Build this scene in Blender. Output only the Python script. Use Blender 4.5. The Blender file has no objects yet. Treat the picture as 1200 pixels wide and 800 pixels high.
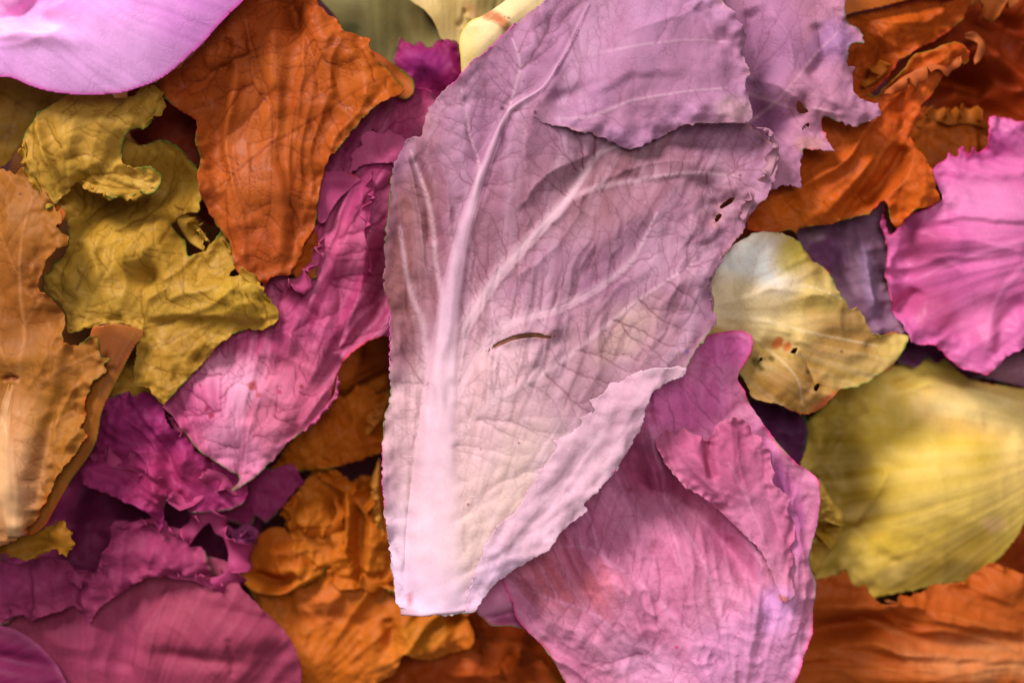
import bpy, math, random
import numpy as np
from math import radians, sin, cos, pi

# ---------------------------------------------------------------- camera, light, exposure
K = 0.00035          # metres per unit of the leaf plans (a unit is 0.35 mm)
H = 2000.0           # lens height above the top leaf, in the same units
SC = bpy.context.scene
COL = SC.collection
cam_data = bpy.data.cameras.new('camera')
cam = bpy.data.objects.new('camera', cam_data)
COL.objects.link(cam)
cam.location = (0, 0, H * K)
cam_data.sensor_width = 36
cam_data.lens = 36 * H / 1200.0
cam_data.clip_start = 0.05
cam_data.clip_end = 50
cam_data.dof.use_dof = True
cam_data.dof.focus_distance = (H + 8) * K
cam_data.dof.aperture_fstop = 3.0
SC.camera = cam

world = bpy.data.worlds.new('World')
SC.world = world
world.use_nodes = True
bg = world.node_tree.nodes['Background']
bg.inputs['Color'].default_value = (1.0, 0.96, 0.96, 1)
bg.inputs['Strength'].default_value = 0.23

def area_lamp(name, loc, size, power, col=(1, 1, 1)):
    d = bpy.data.lights.new(name, 'AREA')
    d.shape = 'DISK'
    d.size = size
    d.energy = power
    d.color = col
    o = bpy.data.objects.new(name, d)
    COL.objects.link(o)
    o.location = loc
    import mathutils
    o.rotation_euler = (mathutils.Vector((0, 0, -0.03)) - mathutils.Vector(loc)).to_track_quat('-Z', 'Y').to_euler()
    return o
area_lamp('softbox_key', (-0.75, 1.05, 0.95), 0.58, 40, (1.0, 0.965, 0.93))
area_lamp('softbox_top', (0.15, 0.35, 1.5), 0.6, 10, (1, .98, .96))

SC.view_settings.view_transform = 'Standard'
SC.view_settings.look = 'None'
SC.view_settings.gamma = 1
SC.view_settings.use_curve_mapping = False
SC.view_settings.exposure = 0.0
SC.render.engine = 'CYCLES'
SC.cycles.max_bounces = 6
SC.cycles.diffuse_bounces = 3
SC.cycles.use_denoising = True

# ---------------------------------------------------------------- small maths helpers
def lin(c):
    c = np.asarray(c, float) / 255.0
    return np.where(c <= 0.04045, c / 12.92, ((c + 0.055) / 1.055) ** 2.4)

def hash2(ix, iy, seed):
    h = (ix.astype(np.int64) * 374761393 + iy.astype(np.int64) * 668265263 + seed * 1442695041) & 0x7fffffff
    h = ((h ^ (h >> 13)) * 1274126177) & 0x7fffffff
    return ((h ^ (h >> 16)) & 0xffff) / 32767.5 - 1.0

def vnoise(x, y, seed=0):
    ix = np.floor(x); iy = np.floor(y)
    fx = x - ix; fy = y - iy
    ux = fx * fx * fx * (fx * (fx * 6 - 15) + 10); uy = fy * fy * fy * (fy * (fy * 6 - 15) + 10)
    a = hash2(ix, iy, seed); b = hash2(ix + 1, iy, seed)
    c = hash2(ix, iy + 1, seed); d = hash2(ix + 1, iy + 1, seed)
    return (a + (b - a) * ux) * (1 - uy) + (c + (d - c) * ux) * uy

def fbm(x, y, lam, oct=3, seed=0, gain=0.5):
    r = 0; a = 1.0; t = 0
    for k in range(oct):
        r = r + a * vnoise(x / lam + 17.3 * k, y / lam - 9.1 * k, seed + 31 * k)
        t += a; a *= gain; lam *= 0.48
    return r / t

def ridged(x, y, lam, oct=2, seed=0):
    r = 0; a = 1.0; t = 0
    for k in range(oct):
        n = vnoise(x / lam + 5.3 * k, y / lam + 3.7 * k, seed + 57 * k)
        r = r + a * (1 - 2 * np.sqrt(n * n + 0.004)); t += a; a *= 0.5; lam *= 0.5
    return r / t

def sstep(a, b, x):
    t = np.clip((x - a) / (b - a), 0, 1)
    return t * t * (3 - 2 * t)

def catmull(pts, n=3, closed=True):
    P = np.asarray(pts, float)
    N = len(P); out = []
    rng = range(N) if closed else range(N - 1)
    for i in rng:
        if closed:
            p0, p1, p2, p3 = P[i - 1], P[i], P[(i + 1) % N], P[(i + 2) % N]
        else:
            p0, p1, p2, p3 = P[max(i - 1, 0)], P[i], P[i + 1], P[min(i + 2, N - 1)]
        for k in range(n):
            t = k / n
            cr = 0.5 * ((2 * p1) + (p2 - p0) * t + (2 * p0 - 5 * p1 + 4 * p2 - p3) * t * t + (3 * p1 - p0 - 3 * p2 + p3) * t ** 3)
            out.append(cr * 0.6 + (p1 + (p2 - p1) * t) * 0.4)
    if not closed: out.append(P[-1])
    return np.array(out)

def seg_dist(X, Y, A, closed, want=False):
    """distance to a polyline, arc position, side (for open ones), interpolated third column"""
    shp = X.shape; x = X.ravel().astype(np.float32); y = Y.ravel().astype(np.float32)
    best = np.full(x.shape, 1e12, np.float32); arc = np.zeros_like(x); side = np.zeros_like(x); wv = np.zeros_like(x)
    inside = np.zeros(x.shape, bool)
    n = len(A); s = 0.0
    for i in range(n if closed else n - 1):
        a = A[i]; b = A[(i + 1) % n]
        dx, dy = float(b[0] - a[0]), float(b[1] - a[1]); L2 = dx * dx + dy * dy + 1e-9; L = math.sqrt(L2)
        px = x - a[0]; py = y - a[1]
        t = np.clip((px * dx + py * dy) / L2, 0, 1)
        qx = px - t * dx; qy = py - t * dy
        d2 = qx * qx + qy * qy
        m = d2 < best
        best[m] = d2[m]
        arc[m] = s + t[m] * L
        if not closed:
            side[m] = np.sign(dx * py[m] - dy * px[m])
            if A.shape[1] > 2: wv[m] = a[2] + t[m] * (b[2] - a[2])
        else:
            c = (a[1] > y) != (b[1] > y)
            if dy != 0:
                inside ^= c & (x < dx * (y - a[1]) / dy + a[0])
        s += L
    d = np.sqrt(best)
    if closed: d = np.where(inside, d, -d)
    return d.reshape(shp), arc.reshape(shp), side.reshape(shp), wv.reshape(shp), s

def bil(F, gx, gy):
    h, w = F.shape[:2]
    gx = np.clip(gx, 0, w - 1.001); gy = np.clip(gy, 0, h - 1.001)
    ix = gx.astype(int); iy = gy.astype(int); fx = gx - ix; fy = gy - iy
    if F.ndim == 3: fx = fx[..., None]; fy = fy[..., None]
    return (F[iy, ix] * (1 - fx) + F[iy, ix + 1] * fx) * (1 - fy) + (F[iy + 1, ix] * (1 - fx) + F[iy + 1, ix + 1] * fx) * fy

def blur(F, r):
    r = max(1, int(r))
    for _ in range(2):
        for ax in (0, 1):
            P = np.pad(F, [(r + 1, r) if a == ax else (0, 0) for a in (0, 1)], mode='edge')
            C = np.cumsum(P, axis=ax)
            n = 2 * r + 1
            F = (C[n:] - C[:-n]) / n if ax == 0 else (C[:, n:] - C[:, :-n]) / n
    return F

# ---------------------------------------------------------------- leaf venation: cheapest paths over a random net
import heapq
def grow_veins(seeds, inside_fn, bbox, sp, rng, flow=None):
    x0, y0, x1, y1 = bbox
    gx, gy = np.meshgrid(np.arange(x0, x1, sp), np.arange(y0, y1, sp * .87))
    gx = gx + (np.arange(gx.shape[0]) % 2)[:, None] * sp * .5
    P = np.stack([gx.ravel(), gy.ravel()], 1) + rng.uniform(-.42, .42, (gx.size, 2)) * sp
    P = P[inside_fn(P[:, 0], P[:, 1])]
    S = []; S0 = []; SD = []
    for pl in seeds:
        pl = np.asarray(pl, float)[:, :2]
        seg = np.hypot(*np.diff(pl, axis=0).T); cs = np.concatenate([[0], np.cumsum(seg)])
        t = np.arange(0, cs[-1], sp * .55)
        S.append(np.stack([np.interp(t, cs, pl[:, 0]), np.interp(t, cs, pl[:, 1])], 1)); S0.append(t * .35)
    S = np.concatenate(S); S0 = np.concatenate(S0); ns = len(S)
    d = np.sqrt(((P[:, None] - S[None]) ** 2).sum(2)).min(1) if len(P) else np.zeros(0)
    P = P[d > sp * .45]
    N = np.concatenate([S, P]); n = len(N)
    if flow is None: F = np.tile([0., 0.], (n, 1))
    else:
        F = N - np.asarray(flow[:2]); F /= np.maximum(np.linalg.norm(F, axis=1, keepdims=True), 1)
    D2 = ((N[:, None] - N[None]) ** 2).sum(2)
    ii, jj = np.where((D2 < (1.75 * sp) ** 2) & (D2 > 0))
    keep = ~((ii < ns) & (jj < ns)); ii = ii[keep]; jj = jj[keep]
    v = N[jj] - N[ii]; L = np.linalg.norm(v, axis=1); u = v / np.maximum(L, 1e-6)[:, None]
    al = (u * F[ii]).sum(1)                        # +1 outward along the flow
    cost = L ** 1.25 * (1.55 - .85 * np.clip(al, -.6, 1)) * rng.uniform(.65, 1.5, len(L)) * np.where(ii < ns, 1.5, 1)
    adj = [[] for _ in range(n)]
    for a, b, c in zip(ii.tolist(), jj.tolist(), cost.tolist()): adj[a].append((b, c))
    dist = np.full(n, 1e18); dist[:ns] = S0; par = -np.ones(n, int)
    h = [(float(S0[k]), k) for k in range(ns)]; heapq.heapify(h)
    dist = dist.tolist()
    while h:
        dd, a = heapq.heappop(h)
        if dd > dist[a] + 1e-9: continue
        for b, c in adj[a]:
            if b >= ns and dd + c < dist[b]:
                dist[b] = dd + c; par[b] = a; heapq.heappush(h, (dd + c, b))
    order = np.argsort(dist)[::-1]
    wt = np.ones(n); heavy = -np.ones(n, int)
    for k in order:
        p = par[k]
        if p >= 0:
            wt[p] += wt[k]
            if heavy[p] < 0 or wt[k] > wt[heavy[p]]: heavy[p] = k
    Q = N.copy()
    for _ in range(4):
        m = (par >= 0) & (heavy >= 0)
        Qn = Q.copy(); Qn[m] = .4 * Q[m] + .3 * Q[par[m]] + .3 * Q[heavy[m]]; Q = Qn
    k = np.where(par >= 0)[0]
    A = Q[par[k]]; B = Q[k]; W = wt[k]
    # closing links between neighbours
    lk = (ii < jj) & (L < 1.3 * sp) & (rng.rand(len(L)) < .62) & (par[ii] != jj) & (par[jj] != ii) & (ii >= ns)
    return A, B, W, Q[ii[lk]], Q[jj[lk]]

# ---------------------------------------------------------------- materials
def leaf_material(name, rough=0.5, net=0.3, scale=9.0, bump=0.35, transl=0.22, tcol=(1, .75, .5)):
    m = bpy.data.materials.new(name); m.use_nodes = True
    nt = m.node_tree; nt.nodes.clear(); L = nt.links
    def nd(t, **kw):
        n = nt.nodes.new(t)
        for k, v in kw.items(): setattr(n, k, v)
        return n
    def math_(op, a, b=None, c=None):
        n = nd('ShaderNodeMath', operation=op)
        for i, v in enumerate((a, b, c)):
            if v is None: continue
            if isinstance(v, (int, float)): n.inputs[i].default_value = v
            else: L.new(v, n.inputs[i])
        return n.outputs[0]
    at = nd('ShaderNodeAttribute', attribute_name='leaf_colour')
    ap = nd('ShaderNodeAttribute', attribute_name='leaf_place')
    am = nd('ShaderNodeAttribute', attribute_name='leaf_veins')
    nz = nd('ShaderNodeTexNoise'); nz.inputs['Scale'].default_value = 3.0; nz.inputs['Detail'].default_value = 3
    L.new(ap.outputs['Vector'], nz.inputs['Vector'])
    warp = nd('ShaderNodeVectorMath', operation='MULTIPLY_ADD')
    L.new(nz.outputs['Color'], warp.inputs[0]); warp.inputs[1].default_value = (.22, .22, 0); L.new(ap.outputs['Vector'], warp.inputs[2])
    v1 = nd('ShaderNodeTexVoronoi', feature='DISTANCE_TO_EDGE'); v1.inputs['Scale'].default_value = scale
    v2 = nd('ShaderNodeTexVoronoi', feature='DISTANCE_TO_EDGE'); v2.inputs['Scale'].default_value = scale * 2.7
    L.new(warp.outputs[0], v1.inputs['Vector']); L.new(warp.outputs[0], v2.inputs['Vector'])
    def line(v, w):
        r = nd('ShaderNodeMapRange', interpolation_type='SMOOTHSTEP')
        L.new(v, r.inputs[0]); r.inputs[1].default_value = 0.0; r.inputs[2].default_value = w
        r.inputs[3].default_value = 1; r.inputs[4].default_value = 0
        return r.outputs[0]
    l1 = line(v1.outputs['Distance'], .07); l2 = line(v2.outputs['Distance'], .12)
    pn = nd('ShaderNodeTexNoise'); pn.inputs['Scale'].default_value = 4.3; L.new(ap.outputs['Vector'], pn.inputs['Vector'])
    patch = nd('ShaderNodeMapRange'); L.new(pn.outputs[0], patch.inputs[0]); patch.inputs[1].default_value = .4; patch.inputs[2].default_value = .62
    lines = math_('MULTIPLY', math_('MULTIPLY', math_('MAXIMUM', l1, math_('MULTIPLY', l2, .6)), am.outputs['Fac']), patch.outputs[0])
    # grain
    g = nd('ShaderNodeTexNoise'); g.inputs['Scale'].default_value = 26; g.inputs['Detail'].default_value = 5; g.inputs['Roughness'].default_value = .65
    L.new(ap.outputs['Vector'], g.inputs['Vector'])
    g2 = nd('ShaderNodeTexNoise'); g2.inputs['Scale'].default_value = 5; g2.inputs['Detail'].default_value = 4
    L.new(ap.outputs['Vector'], g2.inputs['Vector'])
    val = math_('ADD', math_('MULTIPLY', g.outputs[0], .22), math_('MULTIPLY', g2.outputs[0], .30))
    val = math_('ADD', val, .74)
    val = math_('MULTIPLY', val, math_('SUBTRACT', 1.0, math_('MULTIPLY', lines, net)))
    mul = nd('ShaderNodeVectorMath', operation='SCALE'); L.new(at.outputs['Color'], mul.inputs[0]); L.new(val, mul.inputs['Scale'])
    bs = nd('ShaderNodeBsdfPrincipled')
    L.new(mul.outputs[0], bs.inputs['Base Color'])
    bs.inputs['Specular IOR Level'].default_value = .13
    L.new(math_('ADD', math_('MULTIPLY', g2.outputs[0], .3), rough - .15), bs.inputs['Roughness'])
    hgt = math_('ADD', math_('MULTIPLY', lines, -.6), math_('ADD', math_('MULTIPLY', g.outputs[0], .5), math_('MULTIPLY', g2.outputs[0], .9)))
    bp = nd('ShaderNodeBump'); bp.inputs['Strength'].default_value = bump; bp.inputs['Distance'].default_value = 0.0009
    L.new(hgt, bp.inputs['Height']); L.new(bp.outputs[0], bs.inputs['Normal'])
    tr = nd('ShaderNodeBsdfTranslucent'); L.new(bp.outputs[0], tr.inputs['Normal'])
    tm = nd('ShaderNodeMix', data_type='RGBA', blend_type='MULTIPLY'); tm.inputs[0].default_value = 1
    L.new(mul.outputs[0], tm.inputs[6]); tm.inputs[7].default_value = (*tcol, 1); L.new(tm.outputs[2], tr.inputs['Color'])
    mx = nd('ShaderNodeMixShader'); mx.inputs[0].default_value = transl
    L.new(bs.outputs[0], mx.inputs[1]); L.new(tr.outputs[0], mx.inputs[2])
    out = nd('ShaderNodeOutputMaterial'); L.new(mx.outputs[0], out.inputs['Surface'])
    return m

MAT = dict(
    fine=leaf_material('leaf_fine_veined', .58, .12, 8, .17, .2),
    soft=leaf_material('leaf_soft', .52, .06, 7, .16, .25),
    smooth=leaf_material('leaf_smooth', .38, .05, 6, .12, .15, (1, .8, .8)),
    glossy=leaf_material('leaf_glossy', .45, .12, 8, .2, .25),
)

# ---------------------------------------------------------------- colour of a leaf at a place
GAIN = 0.92
def colour_at(pal, x, y, seed):
    c = np.broadcast_to(lin(pal['base']), x.shape + (3,)).copy()
    if 'alt' in pal:
        m = sstep(-.35, .45, fbm(x, y, pal.get('lam', 55), 4, seed + 5))[..., None]
        c = c * (1 - m) + lin(pal['alt']) * m
    for b in pal.get('blobs', ()):
        bx, by, rx, ry, ang, col, st = b
        a = radians(ang); dx = x - bx; dy = y - by
        u = (dx * cos(a) + dy * sin(a)) / rx; v = (-dx * sin(a) + dy * cos(a)) / ry
        r = np.sqrt(u * u + v * v) + .25 * fbm(x, y, min(rx, ry) * .8, 3, seed + 9)
        m = (st * (1 - sstep(.35, 1.15, r)))[..., None]
        c = c * (1 - m) + lin(col) * m
    return c

def polyblur_fields():
    pass

class Sheet:
    """One sheet of a leaf: an outline, a height over it, and colours; meshed on its own grid."""
    def __init__(s, pts, z0, seed, step=2.0, pal=None, bumps=(), creases=(), ribs=(), net=None, ruffle=(), rough=(4, 60), crumple=(0, 40),
                 pillow=0, teeth=(0, 8), holes=(), tilt=(0, 0), cup=0, margin=None, ang=0, stripes=None, choppy=0.0, spots=0, flow=None, streak=None, over=None, folds=(), vfade=None, blend=None, smooth_pts=3):
        s.z0 = z0; s.pal = pal; s.seed = seed; s.step = step; s.ang = ang
        rng = np.random.RandomState(seed)
        A = catmull(pts, smooth_pts)
        s.A = A
        x0 = max(A[:, 0].min() - 4, -150); x1 = min(A[:, 0].max() + 4, 1350)
        y0 = max(A[:, 1].min() - 4, -150); y1 = min(A[:, 1].max() + 4, 950)
        s.ox, s.oy = x0, y0
        nx = int((x1 - x0) / step) + 2; ny = int((y1 - y0) / step) + 2
        X, Y = np.meshgrid(x0 + np.arange(nx) * step, y0 + np.arange(ny) * step)
        s.X, s.Y = X, Y
        # signed distance: coarse everywhere, exact near the margin
        q = 4
        Xc, Yc = X[::q, ::q], Y[::q, ::q]
        dc, ac, _, _, Lc = seg_dist(Xc, Yc, A, True)
        GX = (X - x0) / step / q; GY = (Y - y0) / step / q
        d = bil(dc, GX, GY); arc = np.zeros_like(d)
        cx = np.clip(np.round(GX).astype(int), 0, ac.shape[1] - 1); cy = np.clip(np.round(GY).astype(int), 0, ac.shape[0] - 1)
        arc = ac[cy, cx]
        nm = np.abs(d) < q * step * 1.6 + 6
        dn, an, _, _, _ = seg_dist(X[nm], Y[nm], A, True)
        d[nm] = dn; arc[nm] = an
        if teeth[0]:
            tn = fbm(X, Y, teeth[1], 2, seed + 77)
            d = d + teeth[0] * (np.abs(tn) * 2 - .75) * np.exp(-np.maximum(d, 0) / (teeth[0] * 3))
        dm = d.copy()
        for hp in holes:
            hd, _, _, hw, _ = seg_dist(X, Y, catmull(hp, 4, False), False)
            d = np.minimum(d, hd - hw)
        s.d = d
        # height
        Z = np.full(X.shape, 0.0)
        if over: Z += over.zat(X, Y)
        cxm, cym = A[:, 0].mean(), A[:, 1].mean()
        Z += tilt[0] * (X - cxm) + tilt[1] * (Y - cym)
        if cup: Z += cup * (1 - np.exp(-np.maximum(d, 0) / 60.0))
        for b in bumps:
            bx, by, amp, rx = b[:4]; ry = b[4] if len(b) > 4 else rx; a = radians(b[5]) if len(b) > 5 else 0
            u = ((X - bx) * cos(a) + (Y - by) * sin(a)) / rx; v = (-(X - bx) * sin(a) + (Y - by) * cos(a)) / ry
            Z += 1.2 * amp * np.exp(-(u * u + v * v))
        Z += 1.5 * rough[0] * fbm(X, Y, rough[1] * 1.5, 2, seed + 1)
        if crumple[0]:
            a = radians(ang); u = X * cos(a) + Y * sin(a); v = -X * sin(a) + Y * cos(a)
            wx = u + 18 * fbm(X, Y, 70, 2, seed + 2); wy = (v + 18 * fbm(X, Y, 70, 2, seed + 3)) * .6
            Z += crumple[0] * (.62 * ridged(wx, wy, crumple[1], 2, seed + 4) + 1.0 * fbm(wx, wy, crumple[1] * 1.9, 2, seed + 6) + (.35 * ridged(u + 4 * fbm(X, Y, 20, 2, seed + 8), v, crumple[1] * .42, 2, seed + 7) if crumple[0] > 4.5 else 0))
        for cr in creases:
            kind, P, amp, w = cr[:4]; fall = cr[4] if len(cr) > 4 else 60
            P = catmull(P, 4, False)
            PX, PY = X + 2.2 * fbm(X, Y, 18, 2, seed + 13), Y + 2.2 * fbm(X, Y, 18, 2, seed + 14)
            dd, aa, side, _, LL = seg_dist(PX, PY, P, False)
            endf = sstep(0, .12 * LL, aa) * sstep(0, .12 * LL, LL - aa)
            if kind == 'ridge': Z += amp * np.exp(-dd / w) * endf
            elif kind == 'soft': Z += amp * np.exp(-(dd / w) ** 2) * endf
            elif kind == 'step':      # the left side (y up seen from start to end) is high at the line and eases off
                sd = dd * side
                Z += amp * sstep(-w, w, -sd) * np.exp(-np.maximum(-sd, 0) / fall) * endf
        for rf in ruffle:             # amplitude, reach inward, wavelength along the margin, [arc window]
            amp, reach, wl = rf[:3]
            e = np.exp(-np.maximum(d, 0) / reach)
            if len(rf) > 3:
                wx_, wy_, wr_ = rf[3:6]
                e = e * (1 - sstep(.6, 1.2, np.hypot(X - wx_, Y - wy_) / wr_))
            # waves that follow the margin: noise in place, stretched inward
            Z += amp * e * (fbm(X, Y, wl, 2, seed + 21) * 1.6)
            Z += amp * .6 * e * fbm(X + 300, Y, wl * .5, 2, seed + 22)
        for fo in folds:              # long folds running out from the leaf base, deeper towards the margin
            fx, fy, n, fa, r0 = fo[:5]
            th = np.arctan2(Y - fy, X - fx) + (.9 / n) * fbm(X, Y, 90, 2, seed + 61); rr = np.hypot(X - fx, Y - fy)
            n = n * .6; w1 = vnoise(th * n, rr / 260.0, seed + 62); w2 = vnoise(th * n * 2.1, rr / 130.0, seed + 63)
            Z += fa * sstep(r0 * .15, r0, rr) * (1.1 - 2.2 * np.sqrt(w1 * w1 + .012) + .45 * (1 - 2 * np.sqrt(w2 * w2 + .03)))
        V = np.zeros(X.shape); C = colour_at(pal, X, Y, seed)
        if stripes:                   # fine parallel veins of the pale leaf base, fanning from a point
            fx, fy, n, sa, sc = stripes[:5]
            th = np.arctan2(Y - fy, X - fx); rr = np.hypot(X - fx, Y - fy)
            thw = th + .02 * fbm(X, Y, 90, 2, seed + 31)
            w1 = vnoise(thw * n, rr / 400.0, seed + 32) + .6 * vnoise(thw * n * 2.3, rr / 200.0, seed + 33)
            Z += .4 * sa * w1
            m = np.clip(w1 * .5 + .15, 0, 1)[..., None] * sc
            C = C * (1 - m) + lin(pal.get('stripe', pal['base'])) * m
        if streak:                    # fine darker fibres fanning from the base, with shallow grooves
            fx, fy, n, st_, y0_, y1_ = streak
            th = np.arctan2(Y - fy, X - fx) + .03 * fbm(X, Y, 80, 3, seed + 34); rr = np.hypot(X - fx, Y - fy)
            w1 = vnoise(th * n, rr / 70.0, seed + 35); w2 = vnoise(th * n * 2.2, rr / 40.0, seed + 36)
            w = sstep(.15, .75, w1 + .5 * w2)
            fd = 1 - .8 * sstep(y0_, y1_, Y)
            m = (st_ * w * fd)[..., None]; C = C * (1 - m) + lin(pal['vein']) * m
            Z -= 1.1 * w * fd
        # ribs
        seeds = []; RM = np.zeros(X.shape)
        for rb in ribs:
            P, hgt, cs = rb
            P = catmull(P, 4, False); seeds.append(P)
            dd, aa, side, ww, LL = seg_dist(X, Y, P, False)
            ww = np.maximum(ww, .5)
            prof = np.clip(1 - (dd / (ww * .75)) ** 2, 0, 1)
            Z += .75 * hgt * prof * np.minimum(1, ww / 10) - np.sign(hgt) * .35 * abs(hgt) * np.exp(-((dd - ww * 1.0) / (ww * .5 + 1)) ** 2) * np.minimum(1, ww / 10)
            m = (cs * sstep(0, 1, 1 - dd / (ww * .95)))[..., None]
            C = C * (1 - m) + lin(pal.get('rib', pal['base'])) * m
            RM = np.maximum(RM, sstep(4, 9, ww) * (1 - sstep(.3, .62, dd / ww)))
        s.ribmask = None
        if net:
            sp, wsc, dark, depth = net[:4]
            if not seeds: seeds = [np.asarray(net[4], float)]
            def ins(px, py):
                return (bil(d, (px - x0) / step, (py - y0) / step) > 3) & (px > -20) & (px < 1220) & (py > -20) & (py < 820)
            fl = flow if flow else (A[:, 0].mean() + 900 * cos(radians(ang)) * -1, A[:, 1].mean() + -900 * sin(radians(ang)))
            a, b, wt, c0, c1 = grow_veins(seeds, ins, (max(x0, -20), max(y0, -20), min(x1, 1220), min(y1, 820)), sp, rng, fl)
            w = wsc * np.minimum(.55 + .22 * np.log2(np.maximum(wt, 1)), 2.4)
            PP = []; WW = []
            for aa, bb, w_ in ((a, b, w), (c0, c1, np.full(len(c0), .34 * wsc))):
                nrm = np.stack([-(bb - aa)[:, 1], (bb - aa)[:, 0]], 1) * rng.uniform(-.16, .16, (len(aa), 1))
                for t in np.linspace(0, 1, 11)[:-1]:
                    PP.append(aa + (bb - aa) * t + nrm * 4 * t * (1 - t)); WW.append(w_)
            P = np.concatenate(PP); W = np.concatenate(WW)
            V = V * 0
            gx = (P[:, 0] - x0) / step; gy = (P[:, 1] - y0) / step
            R = int(math.ceil(3.2 * wsc / step)) + 1
            ix = np.round(gx).astype(int); iy = np.round(gy).astype(int)
            for oy in range(-R, R + 1):
                for ox in range(-R, R + 1):
                    jx = ix + ox; jy = iy + oy
                    ok = (jx >= 0) & (jx < nx) & (jy >= 0) & (jy < ny)
                    dd = np.hypot((jx - gx) * step, (jy - gy) * step)
                    pv = np.exp(-(dd / np.maximum(W, .8)) ** 2) * np.minimum(1, .30 + W / 1.9)
                    np.maximum.at(V, (jy[ok], jx[ok]), pv[ok])
            V *= 1 - RM
            vb = blur(V, 3.2 * wsc / step + 1)
            Z -= .55 * depth * (V * .5 + np.clip(vb * 1.9, 0, 1))
            if pillow: Z += .55 * (1 - RM) * pillow * (1 - np.clip(blur(V, sp * .38 / step) * 3.2, 0, 1))
            m = np.clip(V * dark * 1.3 * ((1 - vfade[2] * sstep(vfade[0], vfade[1], Y)) if vfade else 1), 0, .9)[..., None]
            C = C * (1 - m) + lin(pal.get('vein', pal['base'])) * m
        if margin:
            mc, mw, ms = margin
            mm = (ms * np.exp(-np.maximum(d, 0) / mw) * sstep(-.3, .5, fbm(X, Y, 40, 2, seed + 41)))[..., None]
            C = C * (1 - mm) + lin(mc) * mm
        for cc, w_, lam_, thr in pal.get('edge', ()):     # thin coloured rim showing here and there
            mm = (.8 * np.exp(-(np.maximum(dm, 0) / (w_ * .85)) ** 2) * sstep(thr, thr + .1, fbm(X, Y, lam_, 2, seed + 43)))[..., None]
            C = C * (1 - mm) + lin(cc) * mm
        for sx, sy, sr, scol in pal.get('spots', ()):
            rr = np.hypot(X - sx, Y - sy) + sr * .5 * fbm(X, Y, sr * 1.2 + 2, 2, seed + 44)
            mm = (1 - sstep(sr * .5, sr, rr))[..., None] * .85
            C = C * (1 - mm) + lin(scol) * mm
        if spots:
            for _ in range(spots):
                sx, sy = rng.uniform(x0, x1), rng.uniform(y0, y1); sr = rng.uniform(.8, 2.0)
                jx0 = int((sx - 5 - x0) / step); jy0 = int((sy - 5 - y0) / step); w_ = int(10 / step) + 1
                if jx0 < 0 or jy0 < 0: continue
                sl = (slice(jy0, jy0 + w_), slice(jx0, jx0 + w_))
                rr = np.hypot(X[sl] - sx, Y[sl] - sy)
                mm = (1 - sstep(sr * .4, sr * 1.2, rr))[..., None] * .6
                C[sl] = C[sl] * (1 - mm) + lin(pal.get('spot', (130, 60, 60))) * mm
        if blend:                     # one tissue with another sheet along a line: same height and colour there
            other, P, wid = blend
            dd = seg_dist(X, Y, catmull(P, 4, False), False)[0]
            t = sstep(2, wid, dd)
            Z = other.zat(X, Y) * (1 - t) + Z * t + 1.0
            t = t[..., None]
            C = other.cat(X, Y) / np.asarray(pal.get('gain', (1, 1, 1)), float) * (1 - t) + C * t
        s.Z = Z; s.C = C * np.asarray(pal.get('gain', (1, 1, 1)), float); s.V = V

    def zat(s, x, y):
        return bil(s.Z, (x - s.ox) / s.step, (y - s.oy) / s.step)
    def cat(s, x, y):
        return bil(s.C, (x - s.ox) / s.step, (y - s.oy) / s.step)

    def mesh(s, name, mat, zref, org, thick=1.1, vmask=1.0):
        d = s.d; ny, nx = d.shape; st = s.step
        ins = d > 0
        cell = ins[:-1, :-1] | ins[1:, :-1] | ins[:-1, 1:] | ins[1:, 1:]
        used = np.zeros_like(ins)
        used[:-1, :-1] |= cell; used[1:, :-1] |= cell; used[:-1, 1:] |= cell; used[1:, 1:] |= cell
        gy, gx = np.gradient(d, st)
        xs = s.X[used].copy(); ys = s.Y[used].copy(); dd = d[used]
        out = dd <= 0
        g2 = np.maximum(gx[used] ** 2 + gy[used] ** 2, .15)
        mvx = np.where(out, -dd * gx[used] / g2, 0); mvy = np.where(out, -dd * gy[used] / g2, 0)
        L = np.hypot(mvx, mvy); f = np.minimum(1, 1.3 * st / np.maximum(L, 1e-6))
        xs += mvx * f; ys += mvy * f
        zs = s.zat(xs, ys)
        idx = -np.ones(d.shape, np.int64); idx[used] = np.arange(used.sum())
        cy, cx = np.where(cell)
        quads = np.stack([idx[cy, cx], idx[cy + 1, cx], idx[cy + 1, cx + 1], idx[cy, cx + 1]], 1)
        C = s.cat(xs, ys)
        return build_mesh(name, xs, ys, zs + s.z0, quads, C, np.full(len(xs), vmask), mat, zref, org, s.ang, thick)

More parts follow.
